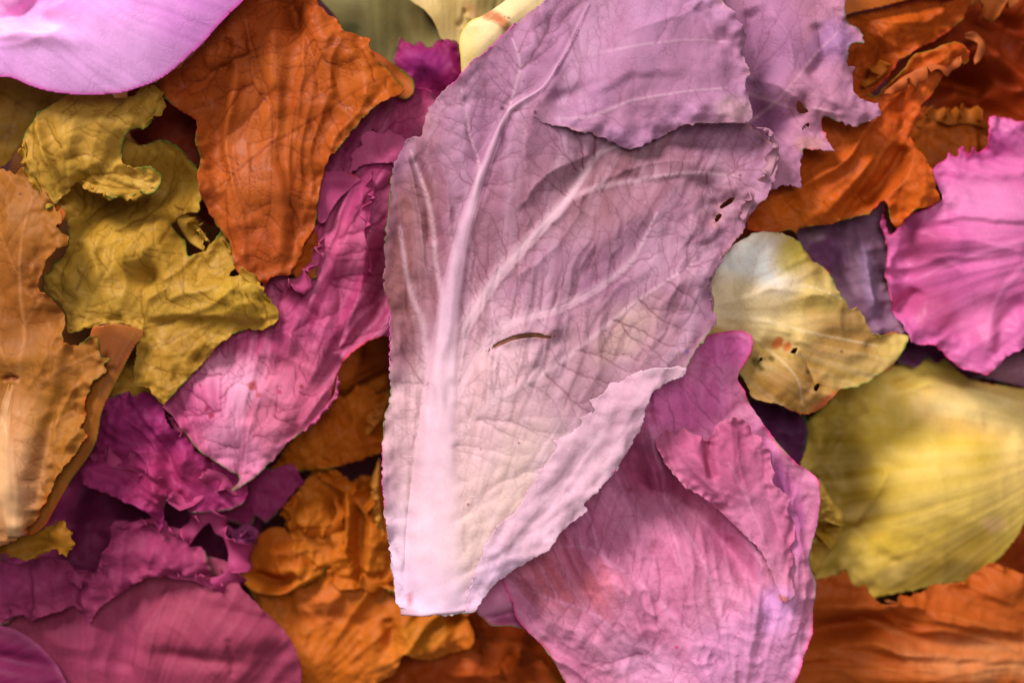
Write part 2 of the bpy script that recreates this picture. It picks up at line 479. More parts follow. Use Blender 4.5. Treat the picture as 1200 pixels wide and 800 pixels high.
def build_mesh(name, xs, ys, zs, faces, C, V, mat, zref, org, ang=0, thick=1.1):
    k = K * (H - zref) / H
    co = np.stack([(xs - 600) * k - org[0], -(ys - 400) * k - org[1], zs * K - org[2]], 1).astype(np.float32)
    me = bpy.data.meshes.new(name)
    n = len(co); m = len(faces)
    me.vertices.add(n); me.vertices.foreach_set('co', co.ravel())
    me.loops.add(m * 4); me.loops.foreach_set('vertex_index', faces.astype(np.int32).ravel())
    me.polygons.add(m); me.polygons.foreach_set('loop_start', np.arange(0, m * 4, 4, dtype=np.int32))
    me.polygons.foreach_set('loop_total', np.full(m, 4, np.int32))
    me.polygons.foreach_set('use_smooth', np.ones(m, bool))
    me.update(calc_edges=True)
    a = me.attributes.new('leaf_colour', 'FLOAT_COLOR', 'POINT')
    cc = np.ones((n, 4), np.float32); cc[:, :3] = np.clip(C * GAIN, 0.002, .93); a.data.foreach_set('color', cc.ravel())
    a = me.attributes.new('leaf_veins', 'FLOAT', 'POINT'); a.data.foreach_set('value', V.astype(np.float32))
    r = radians(ang); u = (xs * cos(r) + ys * sin(r)) / 100; v = (-xs * sin(r) + ys * cos(r)) / 100 * .75
    p = np.stack([u, v, u * 0 + (hash(name) % 1) + 0.0], 1).astype(np.float32)
    a = me.attributes.new('leaf_place', 'FLOAT_VECTOR', 'POINT'); a.data.foreach_set('vector', p.ravel())
    me.materials.append(MAT[mat])
    o = bpy.data.objects.new(name, me); COL.objects.link(o)
    if thick:
        sm = o.modifiers.new('thickness', 'SOLIDIFY'); sm.thickness = thick * K; sm.offset = -1 if True else 1
        sm.use_quality_normals = False
    return o

def frill(name, path, width, theta0, amp, wl, pal, seed, mat, zref, org, nv=9, twist=8.0, lam_z=4.0, ang=0, flip=1, thick=.9):
    """A curly margin: a ribbon hung along a path, folding to and fro as it goes out."""
    P = catmull(path, 6, False)
    seg = np.hypot(*(np.diff(P[:, :2], axis=0).T)); S = np.concatenate([[0], np.cumsum(seg)])
    n = int(S[-1] / 1.8) + 2; t = np.linspace(0, S[-1], n)
    px, py, pz = (np.interp(t, S, P[:, i]) for i in range(3))
    tx = np.gradient(px); ty = np.gradient(py); l = np.hypot(tx, ty) + 1e-6; tx /= l; ty /= l
    nxv, nyv = -ty * flip, tx * flip
    ph = t / wl * 2 * pi + 2.2 * vnoise(t / wl * .6, t * 0, seed) * 1.6
    th = radians(theta0) + amp * np.sin(ph)
    W = width * (1 + .35 * vnoise(t / 30., t * 0 + 3, seed + 1)) * np.clip(np.minimum(t, S[-1] - t) / 25. + .15, 0, 1)
    vs = np.linspace(0, 1, nv)
    sh = twist * np.cos(ph)
    X = []; Y = []; Z = []
    for v in vs:
        tv = th * (.35 + .65 * v) + v * v * .5 * np.sin(ph * 2 + 1)
        r = W * v
        e = v ** 1.5
        tooth = 1 + (.10 * np.abs(vnoise(t / 5., t * 0, seed + 5)) * 2 if v == 1 else 0)
        X.append(px + nxv * r * np.cos(tv) * tooth + tx * sh * e)
        Y.append(py + nyv * r * np.cos(tv) * tooth + ty * sh * e)
        Z.append(pz + r * np.sin(tv) + lam_z * e * np.sin(ph * 1.7 + 2) )
    X = np.array(X); Y = np.array(Y); Z = np.array(Z)
    idx = np.arange(nv * n).reshape(nv, n)
    f = np.stack([idx[:-1, :-1], idx[:-1, 1:], idx[1:, 1:], idx[1:, :-1]], -1).reshape(-1, 4)
    xs, ys, zs = X.ravel(), Y.ravel(), Z.ravel()
    C = colour_at(pal, xs, ys, seed) * np.asarray(pal.get('gain', (1, 1, 1)), float)
    return build_mesh(name, xs, ys, zs, f, C, np.full(len(xs), .7), mat, zref, org, ang, thick)

class Leaf:
    def __init__(s, name, label, z0, cx, cy, cat='leaf', group='tinted lettuce leaves in the pile'):
        s.z0 = z0; k = K * (H - z0) / H
        s.org = ((cx - 600) * k, -(cy - 400) * k, z0 * K)
        o = bpy.data.objects.new(name, None); COL.objects.link(o)
        o.empty_display_size = .02; o.location = s.org
        o['label'] = label; o['category'] = cat
        if group: o['group'] = group
        s.o = o; s.n = 0
    def add(s, sheet, part='blade', mat='fine', thick=1.1, vmask=1.0, label=None):
        sheet.z0 += s.z0; s.n += 1
        m = sheet.mesh(part, mat, s.z0, s.org, thick, vmask)
        m.parent = s.o
        if label: m['label'] = label
        return m
    def frill(s, path, width, theta0, amp, wl, pal, seed, mat='soft', part='curled_margin', on=None, **kw):
        if on: path = [(a, b, c + on.z0 - s.z0 + float(on.zat(np.array([a * 1.0]), np.array([b * 1.0]))[0])) for a, b, c in path]
        m = frill(part, [(a, b, c + s.z0) for a, b, c in path], width, theta0, amp, wl, pal, seed, mat, s.z0, s.org, **kw)
        m.parent = s.o
        return m
    def rib(s, sheet, P, hgt, pal_c, part='midrib', mat='smooth', nu=15, sink=1.2, steps=3.0):
        """a raised rib laid into the blade: its edges sink just under the blade, its colour runs out into it"""
        P = catmull(P, 5, False)
        seg = np.hypot(*(np.diff(P[:, :2], axis=0).T)); S = np.concatenate([[0], np.cumsum(seg)])
        n = int(S[-1] / steps) + 2; t = np.linspace(0, S[-1], n)
        px, py, pw = (np.interp(t, S, P[:, i]) for i in range(3))
        tx = np.gradient(px); ty = np.gradient(py); l = np.hypot(tx, ty) + 1e-6; nxv, nyv = -ty / l, tx / l
        us = np.linspace(-1, 1, nu)[:, None]
        X = px + nxv * us * pw * .5; Y = py + nyv * us * pw * .5
        zb = sheet.zat(X, Y)
        hh = hgt * np.minimum(1, pw / 14.0) * np.clip(np.minimum(1, (S[-1] - t) / 60.), 0, 1)
        ga = .16 * hgt * vnoise(us * 4.2 + 10, t / 900., 5) 
        Z = zb + hh * (1 - us ** 2) ** 1.5 + ga * (1 - us ** 2) - sink * us ** 6
        C = sheet.cat(X, Y); m = (.62 * (1 - us ** 2) ** 1.2 * np.clip(.35 + (S[-1] - t) / S[-1], 0, 1))[..., None]
        m2 = np.clip(vnoise(us * 6.5 + 0 * t, 0 * us + t / 900., 8), 0, 1)[..., None] * .16 * (1 - us ** 2)[..., None]
        C = C * (1 - m) + lin(pal_c) * np.asarray(sheet.pal.get('gain', (1, 1, 1)), float) * m; C = C * (1 - m2 * np.array([.6, 1.1, .8]))
        idx = np.arange(nu * n).reshape(nu, n)
        f = np.stack([idx[:-1, :-1], idx[1:, :-1], idx[1:, 1:], idx[:-1, 1:]], -1).reshape(-1, 4)
        o = build_mesh(part, X.ravel(), Y.ravel(), Z.ravel() + sheet.z0, f, C.reshape(-1, 3), np.zeros(X.size), mat, s.z0, s.org, sheet.ang, 1.0)
        o.parent = s.o
        return o
# ================================================================ the scene
def rgb(*a): return a
GREEN = (70, 120, 40)
# ---- the surface under the pile
def table():
    n = 60; xs = np.linspace(-700, 1900, n); ys = np.linspace(-700, 1500, n)
    X, Y = np.meshgrid(xs, ys); Z = -345 + 6 * fbm(X, Y, 200, 2, 3)
    idx = np.arange(n * n).reshape(n, n)
    f = np.stack([idx[:-1, :-1], idx[1:, :-1], idx[1:, 1:], idx[:-1, 1:]], -1).reshape(-1, 4)
    C = np.broadcast_to(lin((70, 30, 40)), (n * n, 3))
    o = build_mesh('table_top', X.ravel(), Y.ravel(), Z.ravel(), f, C, np.zeros(n * n), 'soft', -345, (0, 0, 0), 0, 0)
    o['kind'] = 'structure'
table()

# ---- 1 the big mauve leaf
MAIN = dict(gain=(1.0, .9, .98), base=(168, 118, 144), alt=(180, 132, 150), lam=70, vein=(112, 62, 74), rib=(238, 205, 212), stripe=(245, 212, 232),
    blobs=[(520, 720, 190, 180, 0, (242, 214, 234), 1.0), (600, 590, 150, 130, -30, (242, 216, 200), .9), (550, 480, 150, 130, -20, (232, 196, 194), .85),  # pale stem colour, brightened further in place of more light on it
           (700, 420, 120, 80, -35, (190, 148, 156), .7), (620, 560, 90, 60, -40, (232, 206, 190), .7), (740, 60, 190, 90, 0, (186, 134, 168), .6), (480, 300, 48, 170, 8, (140, 88, 82), .9), (610,250,120,80,-40,(160,110,120),.6), (560,140,60,70,0,(180,130,158),.6),
           (720, 215, 130, 60, -30, (140, 94, 98), .85), (800, 240, 90, 70, 0, (168, 120, 136), .6), (780, 300, 70, 50, 0, (200, 158, 176), .5), (735, 390, 60, 30, -45, (205, 175, 150), .5), (690,540,60,80,40,(232,196,222),.6)],
    spots=[(480, 697, 6, (205, 120, 130)), (482, 703, 5, (190, 95, 110)), (608, 518, 2.5, (120, 60, 60)), (549, 590, 2.5, (170, 90, 100)), (501, 449, 2, (120, 60, 60)), (589, 128, 3.5, (90, 40, 60)), (627, 134, 2.5, (90, 40, 60)),
           (805, 412, 4, (130, 90, 140)), (868, 205, 3, (120, 70, 90))],
    edge=[(GREEN, 1.6, 60, .05), ((225, 90, 170), 1.6, 80, .15)])
L = Leaf('lettuce_leaf', 'biggest leaf, dusty mauve with a broad whitish pink midrib and cut stem end', 0, 600, 400)
main_out = [(463, 707), (481, 714), (505, 718), (530, 719), (555, 714), (565, 699), (584, 678), (602, 665), (618, 655), (643, 640), (657, 620), (687, 598), (682, 591), (690, 581),
    (719, 552), (731, 531), (751, 498), (753, 481), (764, 457), (800, 438), (813, 413), (832, 390), (840, 373), (834, 363), (834, 349), (829, 332), (839, 316), (857, 289), (872, 272), (884, 246), (900, 228), (909, 205), (914, 185),
    (911, 168), (890, 150), (850, 130), (830, 100), (820, 40), (800, -40), (760, -120), (680, -90), (660, -30), (641, 0), (622, 14), (602, 30), (579, 54), (560, 70), (545, 83), (535, 96), (515, 111), (498, 135), (494, 159), (475, 162), (470, 176), (461, 192), (456, 216),
    (452, 267), (450, 326), (455, 366), (456, 400), (457, 464), (449, 498), (447, 533), (449, 581), (454, 631), (461, 682)]
S = Sheet(main_out, 0, 11, 1.5, MAIN, ang=-65,
    bumps=[(600, 100, 10, 140, 90), (470, 280, -12, 45, 180), (640, 470, 14, 120, 160), (800, 60, -15, 110, 120), (745, 200, -8, 70, 26, -25), (690, 195, -12, 60, 18, -40), (860, 160, -20, 60, 40), (560, 250, 6, 30, 100, 20), (850, 250, -10, 50, 50),
           (780, 330, 9, 40, 30), (540, 680, 10, 40, 120), (720, 270, 8, 60, 22, -30), (820, 190, 12, 40, 14, 8)],
    creases=[('ridge', [(472, 170), (485, 215), (492, 265), (500, 330)], 7, 6), ('ridge', [(505, 160), (525, 215), (528, 280)], 5, 6), ('soft', [(486, 180), (500, 230), (506, 290)], -7, 7),
             ('ridge', [(562, 196), (550, 160), (543, 110)], -5, 4), ('soft', [(636, 120), (680, 110), (720, 100), (800, 98)], -10, 8), ('ridge', [(636, 272), (700, 215), (760, 190), (830, 190)], 6, 10),
             ('ridge', [(605, 250), (640, 205), (700, 178)], 6, 8), ('ridge', [(690, 235), (650, 290), (600, 330)], 5, 12), ('step', [(700, 182), (760, 210), (800, 205), (870, 215)], 5, 6, 30),
             ('soft', [(512, 360), (503, 410), (488, 520), (479, 620), (473, 700)], -4, 4), ('step', [(830, 300), (800, 325), (770, 360), (760, 400), (741, 437)], 4, 4, 25)],
    ribs=[([(505, 715, 60), (506, 620, 56), (509, 533, 42), (518, 430, 30), (527, 349, 22), (545, 265, 16), (573, 182, 12), (596, 131, 8), (635, 106, 5), (663, 63, 4), (690, 5, 3)], 5, .0),
          ([(533, 440, 10), (545, 385, 12), (580, 328, 13), (634, 268, 11), (668, 230, 8), (704, 178, 5), (760, 160, 3)], 2.4, .6),
          ([(668, 232, 7), (690, 222, 7), (724, 214, 6), (800, 203, 4), (860, 205, 3)], 1.6, .35),
          ([(532, 470, 8), (560, 415, 9), (600, 378, 9), (656, 362, 9), (697, 340, 8), (737, 310, 6), (754, 284, 4), (770, 250, 3)], 1.6, .4),
          ([(530, 520, 6), (575, 470, 7), (650, 430, 6), (717, 377, 5), (754, 348, 4), (810, 310, 2)], 1.5, .4),
          ([(503, 470, 6), (496, 380, 7), (484, 353, 6), (476, 322, 6), (468, 265, 4)], 1.8, .35),
          ([(514, 400, 5), (518, 350, 6), (511, 309, 6), (507, 265, 5), (500, 229, 5), (481, 176, 3)], 1.8, .4),
          ([(556, 230, 4), (562, 196, 4), (548, 150, 3), (541, 105, 2)], 1, .35),
          ([(596, 131, 3), (610, 80, 3), (600, 45, 2)], 1, .4), ([(680, 200, 5), (730, 150, 4), (790, 120, 3), (850, 110, 2)], 1.5, .4)],
    net=(11.5, .85, .66, .9), vfade=(330, 640, .75), streak=(500, 830, 60, .30, 330, 620), folds=[(500, 900, 16, 4.2, 600)], pillow=3.0, rough=(4, 100), crumple=(1.2, 60), ruffle=[(7, 26, 38), (9, 40, 30, 850, 270, 90)], teeth=(2.2, 9),
    holes=[[(566, 415, .8), (578, 407, 1.8), (589, 401, 2.6), (602, 396, 3.0), (616, 393.5, 3.1), (630, 393, 2.9), (642, 395.5, 1.8), (651, 394, .8)],
           [(848, 241, 2), (858, 234, 3), (861, 232, 1.5)], [(838, 262, 1), (845, 252, 2.6), (847, 250, 1)], [(872, 248, .6), (884, 242, 1)]],
    stripes=(520, 1150, 70, .5, .25), margin=((215, 150, 130), 2, .5), spots=25, flow=(500, 900))
SM = S
L.add(S, 'blade', 'fine', 1.3)
L.rib(S, [(512, 717, 84), (510, 690, 84), (509, 620, 78), (511, 533, 58), (519, 430, 42), (528, 349, 32), (545, 265, 20), (573, 182, 12), (597, 131, 8), (635, 105, 5), (655, 75, 3.5), (672, 45, 2.5)], 2.6, (238, 206, 220))
SI = Sheet([(555, 425), (560, 404), (590, 386), (630, 380), (662, 386), (664, 404), (640, 410), (610, 412), (580, 424), (565, 432)], -2.4, 16, 2, dict(base=(168, 112, 88), alt=(140, 88, 66), lam=10), rough=(0, 30), teeth=(0, 9), over=SM)  # brown backing sheet added under the slit so it does not show black
L.add(SI, 'slit_backing', 'soft', .6)
# front lobe folded forward over the rest, and the lobe behind
S2 = Sheet([(625, 140), (650, 150), (690, 157), (712, 166), (738, 177), (760, 168), (784, 156), (800, 149), (827, 146), (850, 147), (872, 147), (882, 138), (880, 122), (873, 101), (878, 84), (868, 62), (873, 44), (857, 20), (834, -8), (820, -60), (760, -130), (700, -100), (690, -60), (688, 5), (676, 38), (663, 62), (650, 84), (634, 108), (626, 126)], 0, 12, 1.5,
    dict(MAIN, gain=(.95, .84, .95), base=(192, 142, 174), alt=(184, 132, 160), spots=(), edge=(), blobs=[(860, 130, 30, 20, 0, (205, 170, 165), .6), (735, 130, 60, 26, -20, (190, 136, 160), .6)], vein=(150, 92, 116)), ang=-60,
    bumps=[(640, 80, 6, 60, 120), (760, 60, 13, 150, 110), (700, 150, 4, 60, 20, 10), (850, 140, 8, 40, 20), ],
    creases=[('step', [(630, 122), (660, 115), (700, 110), (740, 92), (775, 88), (800, 95)], 4, 6, 34), ('ridge', [(690, 60), (740, 40), (800, 20), (830, -10)], 4, 9), ('soft', [(770, -10), (820, 20), (850, 60)], -6, 10)],
    ribs=[([(620, 140, 4), (690, 140, 4), (740, 120, 3), (800, 110, 2), (850, 105, 2)], 1.5, .4), ([(663, 63, 4), (690, 5, 3), (720, -40, 2)], 1, .3), ([(660, 70, 3), (730, 60, 3), (800, 50, 2), (850, 50, 2)], 1, .3)],
    net=(15, .9, .50, 1.0), pillow=2.6, rough=(4, 60), ruffle=[(10, 24, 30)], teeth=(2.2, 10), margin=((225, 175, 170), 2.2, .7), spots=6, blend=(S, [(695, -120), (688, 5), (676, 38), (663, 62), (650, 84), (634, 108), (622, 140)], 70))
L.add(S2, 'folded_lobe', 'fine', 1.3)
S3 = Sheet([(780, 60), (820, 120), (850, 170), (880, 215), (905, 222), (927, 213), (943, 217), (944, 190), (947, 172), (965, 173), (984, 174), (975, 158), (969, 135), (990, 139), (1009, 145), (1025, 138), (1040, 132), (1033, 118), (1006, 108), (1006, 92), (1008, 74), (999, 72), (1001, 49), (1018, 44), (1016, 29), (997, 15), (997, -20), (980, -100), (860, -130), (790, -60)], -34, 13, 1.7,
    dict(MAIN, gain=(1.1, .84, .9), base=(170, 126, 160), alt=(182, 136, 162), spots=(), blobs=[(900, 70, 50, 120, 0, (166, 124, 168), .6), (985, 40, 30, 30, 0, (150, 120, 175), .6), (930, 130, 60, 40, 0, (190, 145, 165), .5), (955, 165, 22, 12, 0, (190, 150, 130), .6), (960,60,20,20,0,(140,100,140),.5), (905, 130, 44, 28, 20, (128, 80, 122), .8)], vein=(110, 62, 90), edge=[(GREEN, 1.8, 50, .0), ((220, 90, 120), 1.8, 60, .25)]), ang=-50,  # last blob darkens the hollow: shade put into the colour
    bumps=[(890, 80, -16, 30, 110), (930, 60, 12, 30, 90, 10), (908, 135, -22, 44, 26, 20), (985, 60, 8, 18, 40), (960, 110, 8, 50, 20, 20), (1000, 125, 6, 30, 14), (945, 122, -16, 11, 12), (900, 30, 10, 26, 60)],
    creases=[('ridge', [(872, 75), (920, 100), (960, 125), (1000, 135)], 6, 7), ('soft', [(885, 0), (895, 60), (880, 100)], -10, 10), ('ridge', [(905, 0), (930, 50), (935, 85), (990, 125)], 4, 7), ('soft', [(960, 20), (975, 60), (950, 90)], -8, 9)],
    ribs=[([(880, 140, 4), (920, 110, 3), (960, 60, 3), (990, 30, 2)], 1, .3), ([(880, 100, 3), (930, 120, 3), (980, 128, 2)], 1, .3)],
    net=(14, .8, .5, 1.0), pillow=2.4, rough=(7, 60), crumple=(3, 40), ruffle=[(7, 20, 26)], teeth=(2, 9), holes=[[(942, 117, 2.5), (946, 123, 3.5), (951, 126, 2)], [(948, 146, 1.5), (953, 142, 2)]], margin=((200, 160, 170), 2, .5))
L.add(S3, 'back_lobe', 'fine', 1.3)
# curled little margins
MF = dict(MAIN, base=(172, 124, 142), alt=(186, 140, 150), blobs=[], spots=(), edge=())
L.frill([(886, 150, 2), (902, 152, 4), (912, 170, 4), (908, 192, 2), (900, 214, 0), (884, 236, -4), (872, 262, -6)], 11, 20, .9, 24, MF, 161, mat='fine', twist=4, nv=8)
L.frill([(856, 290, -10), (842, 312, -8), (834, 334, -8), (838, 356, -8), (832, 386, -8), (816, 408, -6)], 8, 10, .9, 16, dict(MF, base=(190, 150, 156)), 163, mat='fine', twist=3, nv=7)
# margin folded back on the lower right
S5 = Sheet([(545, 712), (556, 672), (569, 636), (584, 612), (597, 602), (606, 594), (618, 572), (630, 556), (636, 546), (652, 522), (648, 516), (668, 506), (681, 494), (677, 488), (696, 480), (690, 468), (704, 462), (714, 449), (728, 446), (741, 437), (762, 432), (801, 430),
    (801, 439), (765, 458), (754, 481), (752, 498), (732, 532), (720, 553), (691, 582), (683, 591), (688, 598), (658, 621), (644, 641), (619, 656), (603, 666), (585, 679), (566, 700), (557, 715)], 2.6, 15, 1.5,
    dict(MAIN, base=(226, 188, 200), alt=(218, 178, 192), stripe=(238, 205, 220), spots=(), blobs=[(580, 690, 60, 60, 0, (242, 210, 234), 1), (640, 610, 60, 50, 0, (238, 200, 214), .8), (740, 470, 60, 50, 0, (214, 168, 184), .7)], vein=(186, 130, 156), edge=[]),
    over=SM, bumps=[(600, 640, 2, 30, 80, 40)], ang=-50, creases=[('soft', [(560, 700), (610, 610), (690, 500), (780, 440)], 3, 12)],
    ribs=[([(560, 712, 4), (600, 630, 3), (660, 560, 3), (700, 510, 2), (760, 450, 2)], .8, .2)], net=(12, .6, .3, .2), stripes=(520, 1150, 80, .3, .4), rough=(2, 60), ruffle=[(1.6, 8, 20)], teeth=(1.6, 9), margin=((240, 215, 225), 2.5, .5))
L.add(S5, 'folded_margin', 'fine', 1.6)

# ---- 2 smooth bright pink leaf, top left
P = dict(gain=(1.28, 1.38, 1.4), base=(222, 148, 208), alt=(214, 134, 198), lam=120, rib=(238, 180, 220), stripe=(240, 176, 222), vein=(190, 80, 140),
    blobs=[(110, 70, 120, 60, 0, (232, 165, 218), .7), (20, 15, 70, 40, 20, (226, 150, 195), .8), (60, 10, 60, 26, 0, (200, 96, 160), .5), (250, 10, 60, 80, 40, (190, 105, 175), .6)], edge=[((205, 60, 150), 3.5, 90, -.6)])
L = Leaf('lettuce_leaf', 'smooth bright pink leaf with a rounded rim, in the upper left corner', 10, 100, 20)
S = Sheet([(-140, 70), (-60, 84), (0, 92), (17, 93), (37, 102), (60, 109), (84, 112), (111, 113), (145, 110), (165, 104), (184, 97), (204, 84), (222, 69), (240, 53), (255, 36), (272, 18), (290, 0), (315, -40), (330, -120), (100, -140), (-140, -120)], 0, 21, 2.0, P, ang=-20,
    bumps=[(110, 20, 26, 170, 80, -15), (20, 20, -7, 60, 12, 15), (60, 8, -8, 40, 8, -20), (30, 45, 6, 60, 10, 8)],
    creases=[('step', [(-20, 48), (20, 46), (50, 30), (70, 10), (74, -10)], -7, 5, 30), ('soft', [(-10, 30), (30, 22), (60, -5)], -6, 6), ('ridge', [(0, 60), (40, 58), (90, 40)], 2, 6)],
    stripes=(-260, -170, 45, .9, .2), cup=22, rough=(3, 60), teeth=(0, 8), margin=((200, 70, 150), 4, .4))
S.pal = P
L.add(S, 'blade', 'smooth', 3)

# ---- 3 rust orange leaf
RUST = dict(gain=(.82, .68, .36), base=(190, 96, 52), alt=(202, 110, 62), lam=60, vein=(112, 36, 16), rib=(140, 54, 26), blobs=[(245, 90, 70, 60, 0, (196, 92, 48), .6), (430, 100, 60, 60, 0, (206, 112, 46), .7), (320, 20, 80, 60, 0, (180, 78, 38), .6), (235, 260, 30, 60, 0, (176, 78, 48), .6), (300, 290, 60, 60, 0, (196, 96, 56), .5)],
    edge=[((40, 110, 50), 1.8, 60, .05), ((215, 60, 40), 1.6, 70, .2)])
L = Leaf('lettuce_leaf', 'rust orange leaf with fine branching veins and its pointed end hanging down', -44, 330, 160)
S = Sheet([(182, 99), (200, 120), (216, 134), (233, 142), (230, 165), (236, 185), (233, 210), (240, 240), (252, 262), (268, 285), (275, 310), (292, 328), (310, 332), (324, 322), (340, 321), (352, 300), (361, 280), (368, 266), (374, 236), (376, 214), (386, 189), (400, 175), (420, 149), (436, 134), (453, 121), (466, 116), (475, 108), (462, 91), (446, 75), (434, 58), (437, 48), (420, 42), (400, 37), (399, 29), (375, 8), (373, -20), (380, -90), (270, -80), (288, 0), (262, 28), (240, 54), (215, 76)], 0, 31, 1.7, RUST, ang=80,
    bumps=[(300, 60, 14, 90, 60), (210, 105, -12, 30, 22), (345, 20, -22, 10, 26, -20), (380, 60, 12, 18, 60), (325, 90, 8, 14, 90), (430, 105, 12, 40, 40), (300, 250, 8, 40, 80), (255, 200, -8, 18, 90), (375, 150, 8, 30, 50), (250, 60, 10, 20, 16), (345, 290, -8, 12, 40), (410, 60, 12, 14, 20), (270, 120, 7, 16, 30)],
    creases=[('step', [(240, 82), (262, 78), (278, 70), (300, 62)], 10, 4, 22), ('ridge', [(290, 20), (300, 70), (322, 130), (322, 170)], -6, 5), ('ridge', [(350, 10), (358, 60), (355, 110), (345, 180)], 7, 7), ('soft', [(268, 48), (270, 70), (262, 84)], -10, 6), ('ridge', [(405, 42), (388, 80), (392, 120)], 6, 6), ('soft', [(330, 190), (335, 250), (330, 310)], 5, 9), ('soft', [(262, 200), (275, 260), (290, 310)], 6, 8), ('ridge', [(360, 40), (372, 80), (378, 115)], -5, 5)],
    ribs=[([(400, 122, 2), (370, 142, 3), (321, 169, 3.5), (283, 199, 3), (267, 219, 3), (268, 266, 2.5), (275, 290, 2)], -2.2, .5), ([(321, 169, 3), (324, 135, 3), (298, 100, 2), (294, 61, 2)], -2, .5), ([(341, 236, 2), (350, 180, 2.5), (322, 169, 2)], -1.6, .4), ([(300, 300, 2), (318, 250, 2), (321, 200, 2), (321, 169, 3)], -1.6, .4), ([(400, 122, 3), (392, 90, 2.5), (370, 50, 2), (340, 0, 2)], -1.8, .4), ([(480, 80, 1.5), (440, 100, 2.5), (400, 122, 3), (420, 140, 2)], -1.8, .4)],
    net=(13, 1.0, .72, 1.4), folds=[(312, 420, 13, 7, 330)], pillow=4.2, rough=(7, 50), crumple=(2.6, 50), ruffle=[(9, 18, 26)], teeth=(2, 12), spots=10)
L.add(S, 'blade', 'glossy', 1.2)
S = Sheet([(405, 45), (434, 56), (450, 65), (461, 72), (478, 84), (484, 94), (482, 108), (474, 114), (462, 108), (440, 95), (415, 80)], -22, 32, 2.0, dict(RUST, base=(170, 92, 30), blobs=()), bumps=[(465, 85, -10, 20, 12, 40)], rough=(2, 20), teeth=(1, 9), margin=((60, 120, 50), 2, .8))
L.add(S, 'curled_margin', 'soft', 1.2)
# dark under-side of the same leaf on its left
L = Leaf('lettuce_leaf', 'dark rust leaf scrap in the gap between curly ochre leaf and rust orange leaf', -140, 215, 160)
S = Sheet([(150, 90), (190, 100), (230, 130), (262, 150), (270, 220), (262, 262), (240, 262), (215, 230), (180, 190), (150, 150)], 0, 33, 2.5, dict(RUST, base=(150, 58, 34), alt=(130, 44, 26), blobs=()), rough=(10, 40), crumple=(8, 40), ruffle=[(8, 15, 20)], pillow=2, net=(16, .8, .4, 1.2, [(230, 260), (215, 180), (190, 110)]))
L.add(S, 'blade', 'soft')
L = Leaf('lettuce_leaf', 'crumpled orange leaf scrap peeking out under the tip of the rust orange leaf', -66, 350, 290)
S = Sheet([(335, 318), (345, 300), (352, 275), (364, 262), (372, 275), (379, 283), (372, 300), (378, 305), (366, 330), (352, 332), (345, 324)], 0, 34, 1.8, dict(RUST, base=(196, 98, 30), blobs=()), rough=(10, 26), crumple=(6, 24), ruffle=[(6, 10, 14)], teeth=(3, 9))
L.add(S, 'blade', 'soft')

# ---- 4 olive ochre leaf, far left
OLIVE = dict(gain=(1.0, .86, .45), base=(158, 120, 58), alt=(172, 134, 68), vein=(110, 76, 28), rib=(140, 100, 48), edge=[(GREEN, 2, 60, .1)])
L = Leaf('lettuce_leaf', 'puckered olive ochre leaf at the left edge, below the smooth bright pink leaf', -98, 30, 130)
S = Sheet([(-90, 60), (-20, 80), (60, 85), (110, 95), (106, 112), (90, 116), (74, 126), (60, 136), (46, 146), (36, 158), (28, 172), (20, 184), (8, 196), (0, 200), (-20, 240), (-90, 240)], 0, 41, 2.2, OLIVE, ang=30, cup=14,
    bumps=[(40, 105, 8, 22, 12), (75, 112, 7, 16, 10), (10, 150, 8, 30, 30)], ribs=[([(-30, 100, 4), (10, 112, 4), (24, 122, 3), (40, 132, 2)], -3, .5), ([(24, 122, 3), (18, 150, 3), (10, 190, 2)], -3, .5), ([(24, 122, 3), (40, 118, 2), (70, 125, 2)], -2, .5)],
    net=(16, 1, .4, 2), pillow=6, rough=(7, 40), crumple=(4, 40), ruffle=[(5, 15, 30)])
L.add(S, 'blade', 'glossy')

